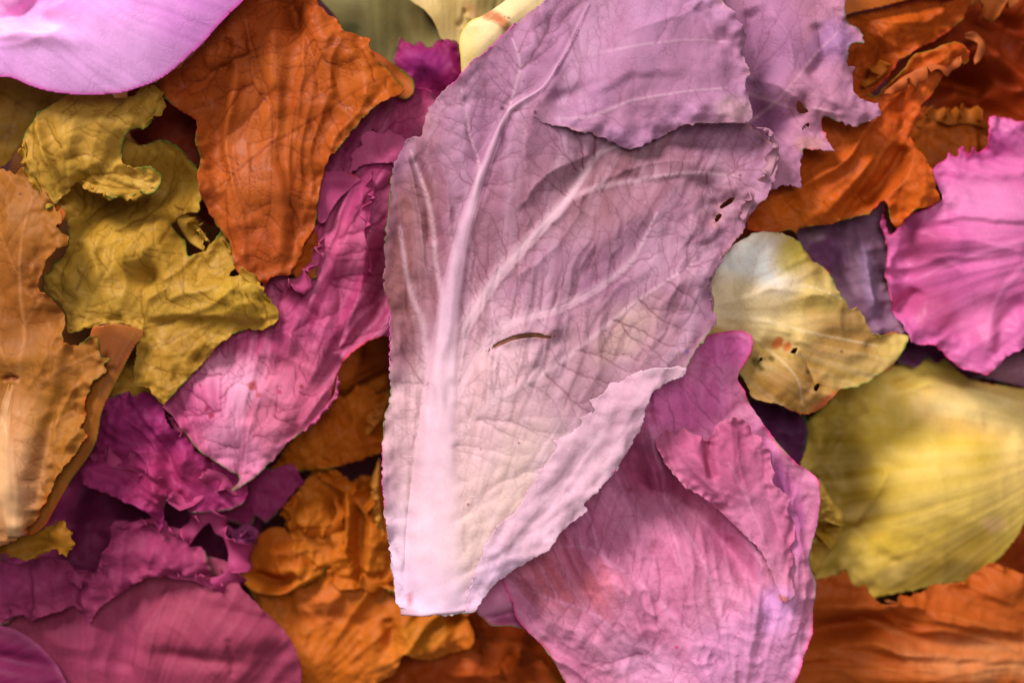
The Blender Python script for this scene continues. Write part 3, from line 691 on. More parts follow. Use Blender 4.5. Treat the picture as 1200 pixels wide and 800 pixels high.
# ---- 5 curly ochre yellow leaf
YEL = dict(gain=(.96, .82, .5), base=(186, 148, 68), alt=(200, 164, 84), lam=50, vein=(134, 96, 30), rib=(212, 178, 96), blobs=[(110, 150, 60, 50, 0, (196, 156, 84), .6), (170, 215, 30, 16, 0, (205, 172, 96), .7), (290, 350, 50, 30, 0, (206, 172, 76), .7), (205, 430, 50, 50, 0, (182, 138, 62), .6), (100, 300, 60, 50, 0, (196, 158, 66), .6)],
    edge=[((50, 130, 60), 1.8, 50, .1)])
L = Leaf('lettuce_leaf', 'curly ochre yellow leaf with notched lobes, between tan leaf and rust orange leaf', -62, 190, 290)
S = Sheet([(60, 200), (64, 240), (82, 280), (70, 306), (47, 338), (67, 353), (76, 372), (79, 391), (95, 388), (115, 381), (138, 379), (152, 381), (166, 387), (162, 413), (157, 447), (166, 453), (176, 456), (192, 474), (205, 463), (219, 447), (243, 420), (263, 400), (287, 385), (307, 387), (324, 380), (329, 366), (314, 346), (307, 332), (290, 319), (280, 325), (271, 322), (280, 312), (270, 292), (262, 272), (250, 282), (236, 295), (222, 300), (212, 280), (200, 262), (216, 248), (233, 250), (234, 233), (233, 209), (228, 196), (221, 189), (209, 173), (186, 164), (162, 170), (140, 160), (90, 170)], 0, 51, 1.7, YEL, ang=-30,
    bumps=[(150, 225, -44, 120, 26, -8), (110, 330, 10, 50, 40, -20), (190, 195, -14, 32, 20), (214, 268, -26, 18, 22), (174, 326, -22, 14, 12, -20), (250, 345, 14, 60, 20, 0), (205, 430, 5, 34, 40), (165, 295, 10, 60, 16, -30), (270, 320, 6, 20, 20), (225, 225, 8, 10, 30), (75, 350, -6, 20, 20), (140, 360, 8, 20, 20)],
    creases=[('step', [(168, 374), (200, 372), (250, 373), (290, 378), (329, 372)], 11, 5, 40), ('ridge', [(169, 400), (170, 372), (176, 350), (205, 335)], 8, 8), ('ridge', [(236, 292), (215, 316), (192, 330)], 7, 6), ('soft', [(100, 240), (150, 250), (200, 236)], -8, 14), ('ridge', [(60, 330), (120, 290), (190, 262), (215, 262)], 5, 9)],
    ribs=[([(100, 372, 4), (112, 345, 4), (134, 308, 4), (136, 270, 3.5), (150, 250, 2)], -2.5, .5), ([(134, 308, 3), (170, 300, 3), (200, 280, 2)], -2, .5), ([(112, 345, 3), (90, 340, 2.5), (70, 345, 2)], -1.6, .5), ([(170, 380, 5), (190, 355, 4.5), (220, 345, 3.5), (270, 340, 2.5), (310, 350, 2)], 1.5, .6), ([(220, 345, 3), (245, 320, 2.5), (258, 290, 2)], 1, .5), ([(172, 385, 3), (200, 410, 3), (230, 425, 2)], -1.5, .4), ([(172, 385, 3), (180, 420, 3), (190, 460, 2)], -1.5, .4), ([(136, 270, 3), (110, 255, 2.5), (85, 250, 2)], -1.5, .4)],
    net=(12.5, 1.1, .9, 1.8), folds=[(120, 420, 5, 7, 160), (150, 385, 5, 7, 190)], pillow=4.4, rough=(6, 40), crumple=(3, 36), ruffle=[(8, 16, 20)], teeth=(1.4, 9), spots=14)
SY = S
L.add(S, 'blade', 'glossy', 1.2)
S = Sheet([(74, 126), (94, 112), (115, 110), (138, 114), (142, 119), (158, 119), (168, 116), (175, 103), (186, 108), (196, 116), (194, 126), (190, 136), (181, 155), (170, 156), (159, 162), (152, 172), (148, 183), (150, 193), (160, 200), (170, 200), (180, 198), (190, 203), (196, 210), (194, 219), (188, 226), (179, 231), (170, 227), (164, 232), (152, 233), (142, 236), (130, 230), (118, 229), (104, 222), (96, 216), (88, 226), (78, 240), (67, 250), (60, 234), (50, 214), (44, 202), (38, 186), (37, 169), (46, 152), (58, 138)], 30, 52, 1.6, YEL, ang=-30,
    bumps=[(90, 150, 16, 50, 50), (150, 140, 4, 40, 20), (60, 185, 6, 20, 30), (165, 212, -6, 30, 9, 20), (105, 215, -10, 16, 14), (145, 180, -8, 8, 14)],
    creases=[('ridge', [(108, 195), (118, 212), (140, 228), (160, 232)], 5, 4), ('soft', [(118, 198), (128, 212), (150, 222), (175, 228)], -6, 4), ('ridge', [(122, 190), (140, 208), (165, 216), (190, 212)], 5, 5), ('soft', [(106, 205), (100, 222)], -6, 5), ('step', [(40, 190), (60, 215), (75, 235)], 4, 5, 30)],
    ribs=[([(84, 230, 3), (90, 190, 4), (89, 166, 4), (86, 140, 3), (80, 126, 2)], -2.6, .5), ([(89, 166, 3), (115, 155, 3), (135, 145, 2.5), (170, 135, 2)], -2.2, .45), ([(90, 175, 3), (70, 190, 2.5), (55, 200, 2)], -2, .45), ([(115, 155, 2), (120, 135, 2), (118, 120, 2)], -1.5, .4)],
    net=(12, 1.1, .9, 2), folds=[(95, 270, 5, 8, 130)], pillow=5, rough=(6, 34), crumple=(3, 34), ruffle=[(6, 10, 18)], teeth=(1.2, 8), spots=6)
L.add(S, 'folded_lobe', 'glossy', 1.3)
YF = dict(gain=YEL['gain'], base=(196, 160, 80), alt=(176, 136, 56), lam=24)
L.frill([(198, 240, 0), (206, 262, 0), (218, 282, 0), (238, 294, 0)], 20, 25, .6, 34, YF, 54, mat='glossy', twist=4, flip=-1, on=SY)
L.frill([(226, 262, 0), (234, 268, 0), (246, 284, 0)], 12, 50, .6, 24, YF, 55, mat='glossy', twist=3, flip=1, on=SY)
L.frill([(82, 384, 0), (100, 380, 0), (122, 376, 0), (144, 376, 0), (162, 382, 0)], 8, 0, .8, 26, YF, 56, mat='glossy', twist=3, on=SY)
L.frill([(258, 280, 0), (270, 302, 0), (284, 322, 0), (304, 338, 0), (318, 356, 0)], 9, 10, .8, 24, YF, 57, mat='glossy', twist=3, flip=-1, on=SY)
L.frill([(40, 168, 0), (44, 190, 0), (52, 212, 0), (64, 236, 0)], 9, 30, .8, 26, YF, 60, mat='glossy', twist=4, on=S)
L.frill([(170, 114, 0), (184, 112, 0), (192, 122, 0), (186, 140, 0), (178, 152, 0)], 8, 30, .8, 24, YF, 61, mat='glossy', twist=4, flip=-1, on=S)
L.frill([(104, 214, 0), (124, 222, 0), (146, 229, 0), (168, 226, 0), (184, 222, 0)], 8, -10, .8, 26, YF, 59, mat='glossy', twist=3, on=S)
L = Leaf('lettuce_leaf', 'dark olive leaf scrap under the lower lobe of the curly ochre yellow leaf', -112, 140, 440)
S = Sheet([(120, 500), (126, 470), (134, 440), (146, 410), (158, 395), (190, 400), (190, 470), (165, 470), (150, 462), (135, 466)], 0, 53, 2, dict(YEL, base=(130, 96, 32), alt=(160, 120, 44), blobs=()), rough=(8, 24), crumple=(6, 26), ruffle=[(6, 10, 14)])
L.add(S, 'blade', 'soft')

# ---- 6 tan leaf, left edge
TAN = dict(gain=(.76, .62, .38), base=(182, 122, 60), alt=(196, 136, 74), lam=50, vein=(136, 78, 34), rib=(222, 160, 118), stripe=(214, 150, 96),
    blobs=[(18, 555, 38, 120, 12, (255, 206, 184), .95), (60, 500, 50, 60, 0, (196, 138, 64), .7), (30, 340, 60, 80, 0, (168, 104, 54), .7), (40, 240, 60, 60, 0, (182, 126, 66), .5), (110, 470, 40, 40, 0, (196, 132, 66), .6), (10, 430, 40, 20, 0, (186, 128, 66), .6)],
    edge=[((220, 90, 40), 1.8, 60, .1), (GREEN, 1.8, 50, .25)], spots=[(10, 442, 6, (130, 62, 20)), (18, 442, 5, (130, 62, 20)), (24, 227, 2.5, (120, 60, 30))])
L = Leaf('lettuce_leaf', 'tan leaf with a pale pinkish stem and ragged right margin, along the left edge', -24, 60, 420)
S = Sheet([(-90, 200), (0, 198), (14, 204), (22, 198), (30, 196), (40, 206), (51, 216), (61, 236), (66, 246), (76, 250), (78, 262), (70, 268), (84, 278), (84, 288), (72, 294), (61, 304), (47, 337), (62, 350), (70, 362), (76, 380), (77, 400), (92, 404), (104, 396), (116, 392), (117, 406), (119, 417), (130, 420), (121, 427), (127, 434), (118, 442), (111, 448), (104, 462), (98, 478), (100, 490), (96, 500), (105, 511), (97, 520), (92, 530), (80, 545), (66, 566), (54, 590), (40, 612), (28, 626), (15, 634), (0, 640), (-90, 640)], 0, 61, 1.8, TAN, ang=-70,
    bumps=[(30, 300, 10, 50, 90), (70, 430, 8, 40, 40, -30), (20, 560, 14, 26, 100, 12), (60, 380, -8, 30, 20), (95, 500, -6, 16, 30), (60, 520, -8, 14, 50, 20), (20, 420, 8, 40, 14), (110, 405, -8, 10, 10)],
    creases=[('ridge', [(110, 440), (85, 460), (68, 490), (60, 540), (46, 590)], 7, 7), ('soft', [(0, 445), (15, 441), (26, 444)], -5, 3), ('soft', [(60, 480), (50, 540), (36, 600)], -7, 8), ('ridge', [(100, 500), (80, 520), (70, 550)], 5, 5), ('ridge', [(70, 380), (60, 420), (30, 460)], 4, 10)],
    ribs=[([(10, 640, 22), (16, 580, 20), (14, 520, 16), (20, 460, 8), (30, 400, 5), (26, 340, 4), (30, 280, 3), (40, 230, 2)], 2, .6), ([(24, 500, 8), (50, 450, 6), (80, 430, 4), (112, 414, 2)], 2, .5), ([(22, 450, 4), (0, 400, 4), (-20, 350, 3)], 1.5, .4), ([(28, 380, 3), (50, 350, 2.5), (66, 330, 2)], -1.5, .4), ([(28, 330, 3), (10, 290, 2.5), (-5, 250, 2)], -1.5, .4), ([(30, 560, 6), (60, 500, 5), (90, 480, 3)], 1.5, .5)],
    net=(13, 1.0, .6, 1.6), folds=[(10, 700, 10, 7, 420)], pillow=4.5, rough=(8, 60), crumple=(3.5, 44), ruffle=[(9, 16, 22)], teeth=(2, 9), stripes=(10, 900, 60, .8, .2), spots=14)
L.add(S, 'blade', 'soft', 1.3)
L.rib(S, [(22, 628, 24), (16, 580, 34), (10, 530, 30), (8, 490, 20), (14, 450, 12)], 6, (255, 222, 204))
S = Sheet([(104, 384), (116, 381), (130, 379), (145, 381), (166, 388), (156, 405), (149, 417), (135, 447), (122, 471), (116, 488), (111, 515), (101, 535), (81, 562), (64, 591), (50, 616), (34, 628), (20, 624), (30, 590), (60, 520), (90, 440), (100, 400)], -16, 62, 2, dict(TAN, base=(168, 104, 48), alt=(180, 114, 54), blobs=[(130, 410, 40, 50, -60, (128, 70, 36), .9), (60, 570, 40, 50, 0, (186, 124, 58), .8)]), ang=-60, bumps=[(110, 470, 8, 20, 120, 25)], stripes=(10, 900, 60, 1.2, .2), rough=(2, 60), teeth=(0, 8), margin=((225, 110, 40), 2, .7))
L.add(S, 'folded_margin', 'smooth', 1.6)
S = Sheet([(-80, 560), (0, 560), (14, 580), (26, 606), (38, 622), (50, 621), (62, 612), (71, 611), (78, 624), (84, 641), (76, 650), (69, 655), (60, 648), (50, 649), (36, 656), (22, 660), (10, 656), (0, 652), (-80, 640)], -22, 63, 2, dict(TAN, base=(188, 136, 48), alt=(176, 120, 46), blobs=[(0, 590, 30, 30, 0, (200, 140, 70), .6)]), bumps=[(40, 640, -10, 20, 8), (70, 630, 5, 10, 20)], rough=(6, 30), crumple=(4, 26), ruffle=[(5, 8, 14)], teeth=(3, 8), margin=(GREEN, 2, .5))
L.add(S, 'stem_sheath', 'soft', 1.3)
S = Sheet([(28, 176), (36, 184), (44, 200), (50, 216), (58, 222), (64, 228), (66, 238), (76, 246), (75, 256), (68, 266), (60, 264), (54, 246), (46, 222), (38, 204)], -8, 64, 1.8, dict(TAN, base=(226, 112, 44), alt=(236, 126, 56), blobs=()), rough=(3, 14), teeth=(2, 6))
L.add(S, 'torn_margin', 'soft', 1.2)

# ---- 7 long magenta pink leaf left of the big one
MAG = dict(gain=(.92, .6, .66), base=(186, 84, 136), alt=(200, 98, 146), lam=60, vein=(134, 44, 86), rib=(214, 120, 166), stripe=(255, 210, 240),
    blobs=[(285, 470, 60, 66, -30, (252, 206, 238), 1.0), (290, 520, 54, 44, -40, (244, 178, 220), .85), (240, 470, 40, 40, 0, (216, 112, 170), .8), (350, 460, 60, 60, 0, (212, 116, 152), .7), (420, 200, 50, 60, 0, (176, 70, 130), .7), (500, 80, 60, 50, 0, (146, 36, 100), .9), (410, 350, 40, 60, 0, (182, 80, 132), .6), (440, 330, 14, 60, 0, (130, 30, 74), .7), (320, 500, 40, 40, 0, (214, 120, 150), .6)],
    spots=[(238, 452, 3.5, (168, 50, 90)), (246, 478, 4, (160, 44, 84)), (251, 486, 4, (160, 44, 84)), (298, 452, 7, (196, 96, 96)), (306, 462, 6, (196, 96, 96)), (355, 453, 3.5, (150, 50, 70)), (330, 459, 3, (190, 60, 110))],
    edge=[((225, 70, 40), 1.8, 60, .12), ((70, 150, 50), 1.8, 50, .3)])
L = Leaf('lettuce_leaf', 'long magenta pink leaf with a whitish heart and red flecks, left of the mauve leaf', -84, 370, 320)
S = Sheet([(270, 576), (282, 560), (262, 545), (240, 530), (226, 515), (214, 500), (202, 485), (190, 470), (210, 430), (250, 380), (290, 345), (306, 336), (318, 322), (334, 322), (346, 328), (356, 322), (352, 300), (362, 280), (372, 262), (374, 236), (360, 220), (376, 190), (400, 160), (440, 120), (462, 108), (500, 104), (520, 130), (512, 200), (492, 280), (490, 380), (470, 398), (452, 394), (442, 396), (432, 400), (420, 408), (408, 418), (400, 427), (392, 446), (389, 465), (380, 480), (368, 495), (352, 508), (337, 519), (328, 530), (304, 555), (286, 568)], 0, 71, 1.7, MAG, ang=-60,
    bumps=[(290, 470, 14, 60, 60), (360, 380, 10, 40, 50), (420, 240, 16, 30, 50, 20), (446, 330, -18, 12, 60, 6), (395, 300, 12, 26, 30), (230, 460, 10, 30, 60, -30), (330, 430, -5, 30, 14, -40), (400, 370, -8, 12, 50, 10), (340, 330, 6, 20, 10), (330, 500, 6, 40, 14, -40)],
    creases=[('soft', [(270, 400), (268, 440), (290, 500)], -5, 10), ('ridge', [(372, 236), (378, 280), (396, 320), (400, 380)], -6, 7), ('ridge', [(420, 210), (432, 260), (428, 320), (410, 380), (395, 430)], 7, 8), ('soft', [(345, 335), (360, 360), (385, 380)], -8, 7), ('ridge', [(320, 380), (350, 400), (385, 440)], 5, 10), ('step', [(300, 415), (315, 420), (320, 440), (305, 460)], 4, 4, 16), ('soft', [(352, 330), (348, 352), (372, 380), (368, 410)], -5, 6)],
    ribs=[([(282, 555, 8), (290, 500, 8), (315, 440, 6), (345, 390, 4), (375, 340, 3), (400, 280, 3), (420, 220, 2)], 1.2, .35), ([(288, 520, 4), (330, 480, 4), (370, 440, 3), (400, 400, 2)], 1, .35), ([(284, 530, 5), (262, 480, 4), (262, 430, 3), (280, 390, 2)], 1, .3), ([(345, 390, 3), (335, 360, 3), (325, 340, 2)], -1, .4), ([(392, 300, 2), (384, 270, 2), (390, 240, 2)], -1.4, .45), ([(400, 280, 3), (396, 320, 2.5), (385, 340, 2)], -1.4, .4)],
    net=(12.5, 1.0, .8, 1.5), folds=[(255, 620, 18, 8, 420)], pillow=3.2, rough=(8, 50), crumple=(4, 44), ruffle=[(8, 14, 24)], teeth=(1.2, 11), stripes=(270, 640, 60, 1.4, .35), spots=6)
SG = S
L.add(S, 'blade', 'fine', 1.2)
S = Sheet([(430, 330), (446, 300), (462, 270), (470, 220), (480, 170), (500, 130), (545, 90), (540, 70), (538, 48), (525, 42), (512, 45), (501, 52), (491, 42), (484, 49), (475, 44), (467, 40), (462, 56), (459, 70), (470, 84), (468, 110), (440, 122), (410, 145), (380, 190), (376, 215), (384, 250), (410, 300)], -24, 72, 2, dict(MAG, base=(140, 34, 96), alt=(156, 44, 112), vein=(96, 18, 60), blobs=[(498, 72, 40, 22, 0, (160, 56, 140), .9), (430, 190, 50, 60, 0, (150, 40, 96), .6)], edge=[((90, 130, 50), 2, 40, .0)]), ang=-60,
    bumps=[(498, 75, 14, 40, 24), (520, 110, -14, 60, 14, 40), (440, 150, -10, 30, 20)], net=(16, .9, .4, 1.5, [(440, 320), (470, 200), (500, 90)]), pillow=3, rough=(7, 40), crumple=(5, 40), ruffle=[(6, 12, 20)], teeth=(1.5, 9))
L.add(S, 'back_lobe', 'soft', 1.2)
MP = dict(MAG, base=(196, 92, 148), alt=(208, 110, 160), blobs=[])
S = Sheet([(410, 206), (414, 190), (413, 184), (420, 176), (426, 172), (424, 164), (430, 156), (440, 156), (450, 160), (455, 152), (462, 158), (474, 162), (480, 176), (474, 188), (462, 192), (446, 194), (430, 196), (420, 200)], 18, 73, 1.6, MP, bumps=[(430, 185, 5, 16, 16), (450, 175, -3, 10, 10)], rough=(4, 18), net=(10, .7, .4, 1, [(474, 176), (440, 178), (415, 190)]), teeth=(1.5, 7), margin=((220, 130, 180), 2, .8))
L.add(S, 'curled_margin', 'fine', 1.2)
S = Sheet([(376, 204), (390, 203), (405, 203), (418, 207), (425, 213), (414, 222), (402, 232), (392, 246), (384, 262), (376, 262), (372, 240), (372, 220)], 21, 74, 1.6, MP, bumps=[(395, 212, 5, 30, 8, 5), (385, 240, 4, 10, 20)], rough=(3, 20), teeth=(.6, 8), margin=((220, 130, 180), 2, .6))
L.add(S, 'curled_margin', 'fine', 1.2)
L.frill([(318, 332, 2), (334, 328, 2), (352, 326, 2), (364, 310, 2), (372, 292, 2), (374, 270, 2)], 16, 50, .6, 28, MP, 75, flip=1, twist=4, on=SG)
L.frill([(396, 440, 2), (392, 462, 3), (380, 478, 3), (366, 494, 3), (350, 508, 2)], 6, 10, .8, 20, MP, 782, twist=3, nv=6, flip=-1, on=SG)
L.frill([(436, 200, 2), (440, 232, 2), (434, 270, 2), (436, 320, 0)], 14, 60, .6, 34, MP, 78, twist=4, on=SG)
L.frill([(452, 130, -14), (448, 150, -10), (440, 160, -6), (428, 168, -4)], 14, 30, .6, 20, MP, 76, twist=4)
L.frill([(408, 214, 4), (420, 226, 4), (430, 236, 2), (436, 222, 2), (462, 214, 0)], 16, 40, .7, 20, MP, 77, flip=-1, twist=5)

# ---- 8 dark purple ruffled leaf below it
PUR = dict(gain=(1.08, .66, .8), base=(150, 52, 110), alt=(166, 66, 126), lam=40, vein=(100, 24, 66), rib=(176, 80, 136), blobs=[(150, 480, 60, 40, 0, (158, 58, 126), .6), (110, 540, 40, 30, 0, (164, 66, 118), .6), (200, 560, 60, 40, 0, (170, 66, 112), .6)], edge=[((40, 120, 60), 1.8, 60, .15)])
L = Leaf('lettuce_leaf', 'dark purple leaf with a curling frilled margin, below the long magenta pink leaf', -104, 190, 540)
S = Sheet([(92, 560), (82, 560), (95, 540), (111, 515), (118, 488), (124, 468), (140, 462), (155, 458), (165, 464), (173, 458), (184, 464), (194, 474), (200, 492), (210, 504), (226, 511), (229, 520), (234, 530), (260, 540), (290, 555), (286, 590), (262, 598), (240, 600), (222, 598), (216, 588), (200, 580), (193, 600), (190, 620), (176, 600), (160, 590), (136, 582), (112, 572)], 0, 81, 1.9, PUR, ang=20,
    bumps=[(150, 490, 16, 50, 24, 10), (130, 535, -12, 50, 10, 8), (110, 550, 10, 40, 10, 20), (180, 570, 10, 20, 30), (220, 540, 14, 16, 20), (200, 545, -14, 10, 30)],
    creases=[('step', [(90, 548), (130, 545), (175, 552), (200, 570)], 9, 4, 26), ('ridge', [(175, 520), (180, 550), (192, 600)], 6, 5), ('ridge', [(100, 530), (140, 525), (180, 530)], 6, 7), ('ridge', [(196, 480), (212, 510), (232, 530)], 6, 4)],
    ribs=[([(270, 600, 4), (220, 570, 4), (178, 547, 3), (140, 530, 3), (110, 520, 2)], -1.5, .4), ([(178, 547, 3), (160, 510, 3), (150, 470, 2)], -1.5, .4)],
    net=(12, .9, .4, 1.6), pillow=3.4, rough=(8, 34), crumple=(5, 34), ruffle=[(11, 14, 18)], teeth=(1, 9), folds=[(260, 620, 9, 9, 160)])
L.add(S, 'blade', 'soft', 1.2)
PF = dict(gain=(.95, .64, .72), base=(178, 76, 128), alt=(190, 90, 140), lam=30)
L.frill([(176, 540, 8), (196, 548, 8), (206, 566, 6), (218, 580, 6), (224, 560, 8), (240, 548, 8), (266, 556, 4), (280, 580, 2)], 24, 30, .8, 30, PF, 82, twist=7)
L.frill([(100, 552, 2), (130, 548, 4), (160, 552, 4), (186, 566, 2)], 18, 10, .7, 26, PF, 84, twist=6, flip=-1)
L.frill([(196, 486, 4), (208, 506, 6), (226, 518, 4), (238, 530, 2)], 14, 40, .8, 20, PF, 86, twist=5, flip=-1)
L.frill([(150, 560, 0), (172, 574, 0), (190, 590, 0)], 16, 20, .7, 22, PF, 83, twist=5, flip=-1)
L = Leaf('lettuce_leaf', 'small dim violet leaf tucked under the lower tip of the long magenta pink leaf', -150, 320, 575)
S = Sheet([(240, 560), (280, 545), (320, 548), (344, 543), (352, 556), (358, 566), (346, 574), (330, 595), (312, 612), (300, 604), (290, 618), (262, 610), (240, 600)], 0, 84, 2.2, dict(PUR, base=(146, 56, 106), alt=(160, 66, 116), blobs=[(340, 570, 40, 30, 0, (150, 60, 110), .6)]), rough=(10, 30), crumple=(6, 26), ruffle=[(6, 10, 16)], teeth=(1, 9), net=(14, .9, .3, 1.4, [(250, 600), (300, 580), (350, 560)]), pillow=2)
L.add(S, 'blade', 'soft', 1.2)
L.frill([(262, 606, 8), (276, 620, 6), (290, 612, 8), (304, 622, 4), (296, 640, 2), (286, 656, 0)], 20, 40, .8, 18, dict(base=(160, 66, 116)), 85, twist=6)

# ---- 9 ruffled magenta leaf and 10, 11 below it
L = Leaf('lettuce_leaf', 'dusty magenta leaf with a wavy frilled margin, lying over the big folded rose purple leaf', -118, 130, 680)
S = Sheet([(-90, 640), (0, 654), (24, 660), (51, 651), (64, 655), (81, 656), (92, 668), (104, 668), (116, 672), (118, 660), (122, 648), (134, 635), (130, 626), (128, 618), (133, 611), (139, 609), (150, 612), (159, 616), (172, 610), (182, 604), (187, 612), (192, 620), (202, 616), (210, 620), (218, 630), (223, 641), (234, 640), (243, 650), (250, 672), (256, 684), (236, 678), (220, 674), (202, 674), (182, 674), (165, 680), (145, 692), (125, 706), (115, 716), (105, 730), (94, 718), (84, 710), (70, 716), (54, 720), (37, 727), (30, 716), (18, 722), (0, 733), (-90, 740)], 0, 91, 1.8, dict(PUR, gain=(.86, .59, .66), base=(178, 76, 126), alt=(190, 88, 134), vein=(140, 46, 90), blobs=[(20, 680, 50, 30, 0, (184, 80, 142), .7), (190, 640, 50, 30, 0, (188, 84, 130), .5)]), ang=0,
    bumps=[(140, 645, 16, 24, 30), (190, 650, 10, 30, 20), (90, 690, -14, 14, 30, 30), (60, 680, 12, 20, 24), (20, 700, 10, 30, 20), (110, 690, 10, 14, 24), (38, 700, -12, 8, 30)],
    creases=[('ridge', [(36, 660), (44, 690), (38, 726)], 9, 5), ('ridge', [(84, 660), (96, 690), (106, 728)], 9, 6), ('step', [(130, 700), (160, 678), (200, 668), (240, 676)], 8, 5, 20), ('ridge', [(60, 655), (66, 690), (60, 718)], -7, 6), ('ridge', [(150, 615), (146, 650), (140, 690)], 5, 6), ('ridge', [(190, 620), (180, 650), (170, 675)], 5, 6)],
    ribs=[([(60, 740, 3), (80, 700, 3), (140, 660, 3), (180, 630, 2)], -1.2, .35), ([(150, 690, 3), (150, 660, 2), (145, 620, 2)], -1.2, .35)],
    net=(12, .85, .35, 1.3), pillow=3, rough=(8, 34), crumple=(4, 30), ruffle=[(10, 14, 20)], teeth=(.8, 9))
L.add(S, 'blade', 'soft', 1.2)
L.frill([(222, 640, 4), (234, 622, 4), (246, 612, 4), (252, 624, 2), (262, 630, 2), (268, 650, 0), (262, 672, 0), (240, 678, 0)], 22, 30, .8, 26, PF, 92, twist=7, flip=-1)
L.frill([(190, 672, 2), (206, 678, 4), (226, 680, 2), (244, 688, 2), (262, 690, 0)], 14, 20, .8, 20, PF, 93, twist=5, flip=-1)
L.frill([(84, 660, 6), (96, 674, 8), (112, 676, 8), (120, 662, 6), (126, 644, 6), (136, 636, 4)], 14, 55, .7, 26, PF, 95, twist=5)
L.frill([(136, 616, 4), (156, 620, 6), (180, 612, 6), (192, 626, 6), (214, 624, 4)], 12, 50, .7, 24, PF, 96, twist=5, flip=-1)
L.frill([(0, 730, 0), (14, 722, 4), (28, 720, 2), (36, 728, 0)], 12, 20, .8, 16, PF, 94, twist=5, flip=-1)
L = Leaf('lettuce_leaf', 'big folded rose purple leaf in the lower left corner, with faint straight veins', -142, 200, 740)
BLG = (.78, .58, .56)
S = Sheet([(-90, 700), (40, 700), (60, 690), (140, 660), (240, 650), (272, 660), (284, 684), (300, 700), (322, 722), (338, 740), (348, 760), (353, 780), (353, 810), (340, 900), (-90, 900)], 0, 101, 2, dict(gain=BLG, base=(176, 76, 118), alt=(186, 86, 124), vein=(140, 50, 84), rib=(200, 100, 140), stripe=(206, 108, 150), lam=90, blobs=[(120, 750, 50, 60, 0, (186, 80, 132), .7), (250, 740, 90, 70, 0, (184, 84, 116), .5), (80, 720, 30, 20, 0, (140, 50, 90), .5)], edge=[((40, 120, 50), 1.8, 60, .0), ((215, 60, 60), 1.8, 60, .2)]), ang=-70,
    bumps=[(260, 745, 30, 90, 70, 10), (140, 720, -10, 20, 60), (300, 720, -5, 60, 8, 14), (250, 770, -5, 70, 8, 8), (100, 760, 10, 60, 60), (330, 800, -10, 40, 40), (60, 710, -14, 40, 20), (175, 780, 10, 20, 60)],
    creases=[('step', [(158, 790), (164, 750), (170, 730), (186, 706), (196, 690), (206, 684)], -9, 4, 50), ('soft', [(170, 760), (230, 770), (300, 762), (345, 765)], -6, 12), ('ridge', [(220, 705), (250, 740), (280, 790)], 3, 12), ('ridge', [(190, 720), (230, 745), (260, 790)], 3, 10), ('soft', [(272, 740), (276, 790)], -4, 4)],
    ribs=[([(130, 860, 4), (150, 780, 3), (180, 720, 2)], 1, .3), ([(160, 860, 4), (230, 780, 3), (290, 720, 2)], 1, .2)], net=(16, .8, .22, .8), pillow=1.6, stripes=(110, 1000, 70, 1.4, .3), rough=(7, 60), crumple=(3, 50), folds=[(110, 1000, 12, 3, 330)], ruffle=[(4, 14, 30)], teeth=(.6, 9))
L.add(S, 'blade', 'fine', 1.4)
L.frill([(236, 690, 6), (250, 680, 10), (268, 676, 8), (284, 684, 4)], 14, 40, .8, 16, dict(gain=BLG, base=(180, 76, 116)), 103, twist=5, flip=-1)
L = Leaf('lettuce_leaf', 'smooth dark plum leaf at the bottom left corner with a pale rolled rim', -128, 20, 790)
S = Sheet([(-90, 710), (0, 731), (20, 736), (36, 745), (51, 756), (66, 774), (81, 800), (90, 840), (60, 900), (-90, 900)], 0, 111, 2, dict(gain=(.62, .42, .5), base=(150, 46, 104), alt=(160, 56, 112), stripe=(190, 90, 140), vein=(120, 30, 80), edge=[((206, 110, 160), 5, 80, -.6)]), ang=30, bumps=[(20, 800, 20, 60, 50), (10, 770, -10, 60, 10, 10)], stripes=(-200, 860, 50, 1.6, .25), rough=(3, 50), teeth=(0, 8))
L.add(S, 'blade', 'soft', 1.6)
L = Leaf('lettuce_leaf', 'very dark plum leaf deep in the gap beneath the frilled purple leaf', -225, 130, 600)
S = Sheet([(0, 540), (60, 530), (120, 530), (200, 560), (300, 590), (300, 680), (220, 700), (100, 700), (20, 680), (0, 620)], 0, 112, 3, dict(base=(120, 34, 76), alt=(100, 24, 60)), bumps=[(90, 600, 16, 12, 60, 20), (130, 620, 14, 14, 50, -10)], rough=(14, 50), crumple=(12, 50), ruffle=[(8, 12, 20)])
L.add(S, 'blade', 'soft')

# ---- 12 crumpled orange leaves in the middle gap
ORG = dict(gain=(1.04, .96, .66), base=(196, 104, 28), alt=(210, 122, 44), lam=36, vein=(150, 66, 14), rib=(214, 130, 60), blobs=(), edge=[((50, 110, 30), 1.8, 60, .2)])
L = Leaf('lettuce_leaf', 'crumpled orange leaf with a jagged tip, under the long magenta pink leaf', -168, 390, 510)
S = Sheet([(300, 560), (318, 546), (327, 538), (337, 520), (360, 500), (380, 478), (392, 462), (404, 466), (412, 458), (418, 450), (428, 453), (436, 456), (444, 462), (458, 455), (490, 450), (500, 520), (490, 560), (455, 522), (448, 530), (430, 536), (405, 545), (380, 550), (350, 552), (330, 556)], 0, 121, 1.9, dict(ORG, base=(190, 96, 22)), ang=-50,
    bumps=[(400, 500, 12, 40, 30), (360, 525, 8, 40, 12, -20), (440, 500, -12, 14, 10), (420, 480, 8, 20, 20)], creases=[('ridge', [(385, 480), (390, 510), (380, 540)], 6, 5), ('ridge', [(420, 455), (415, 490), (425, 530)], 6, 6)],
    ribs=[([(350, 550, 4), (390, 520, 3), (430, 480, 2)], 1, .4)], net=(14, .9, .3, 1.4), pillow=3, rough=(8, 34), crumple=(9, 34), ruffle=[(10, 14, 16)], teeth=(2, 8))
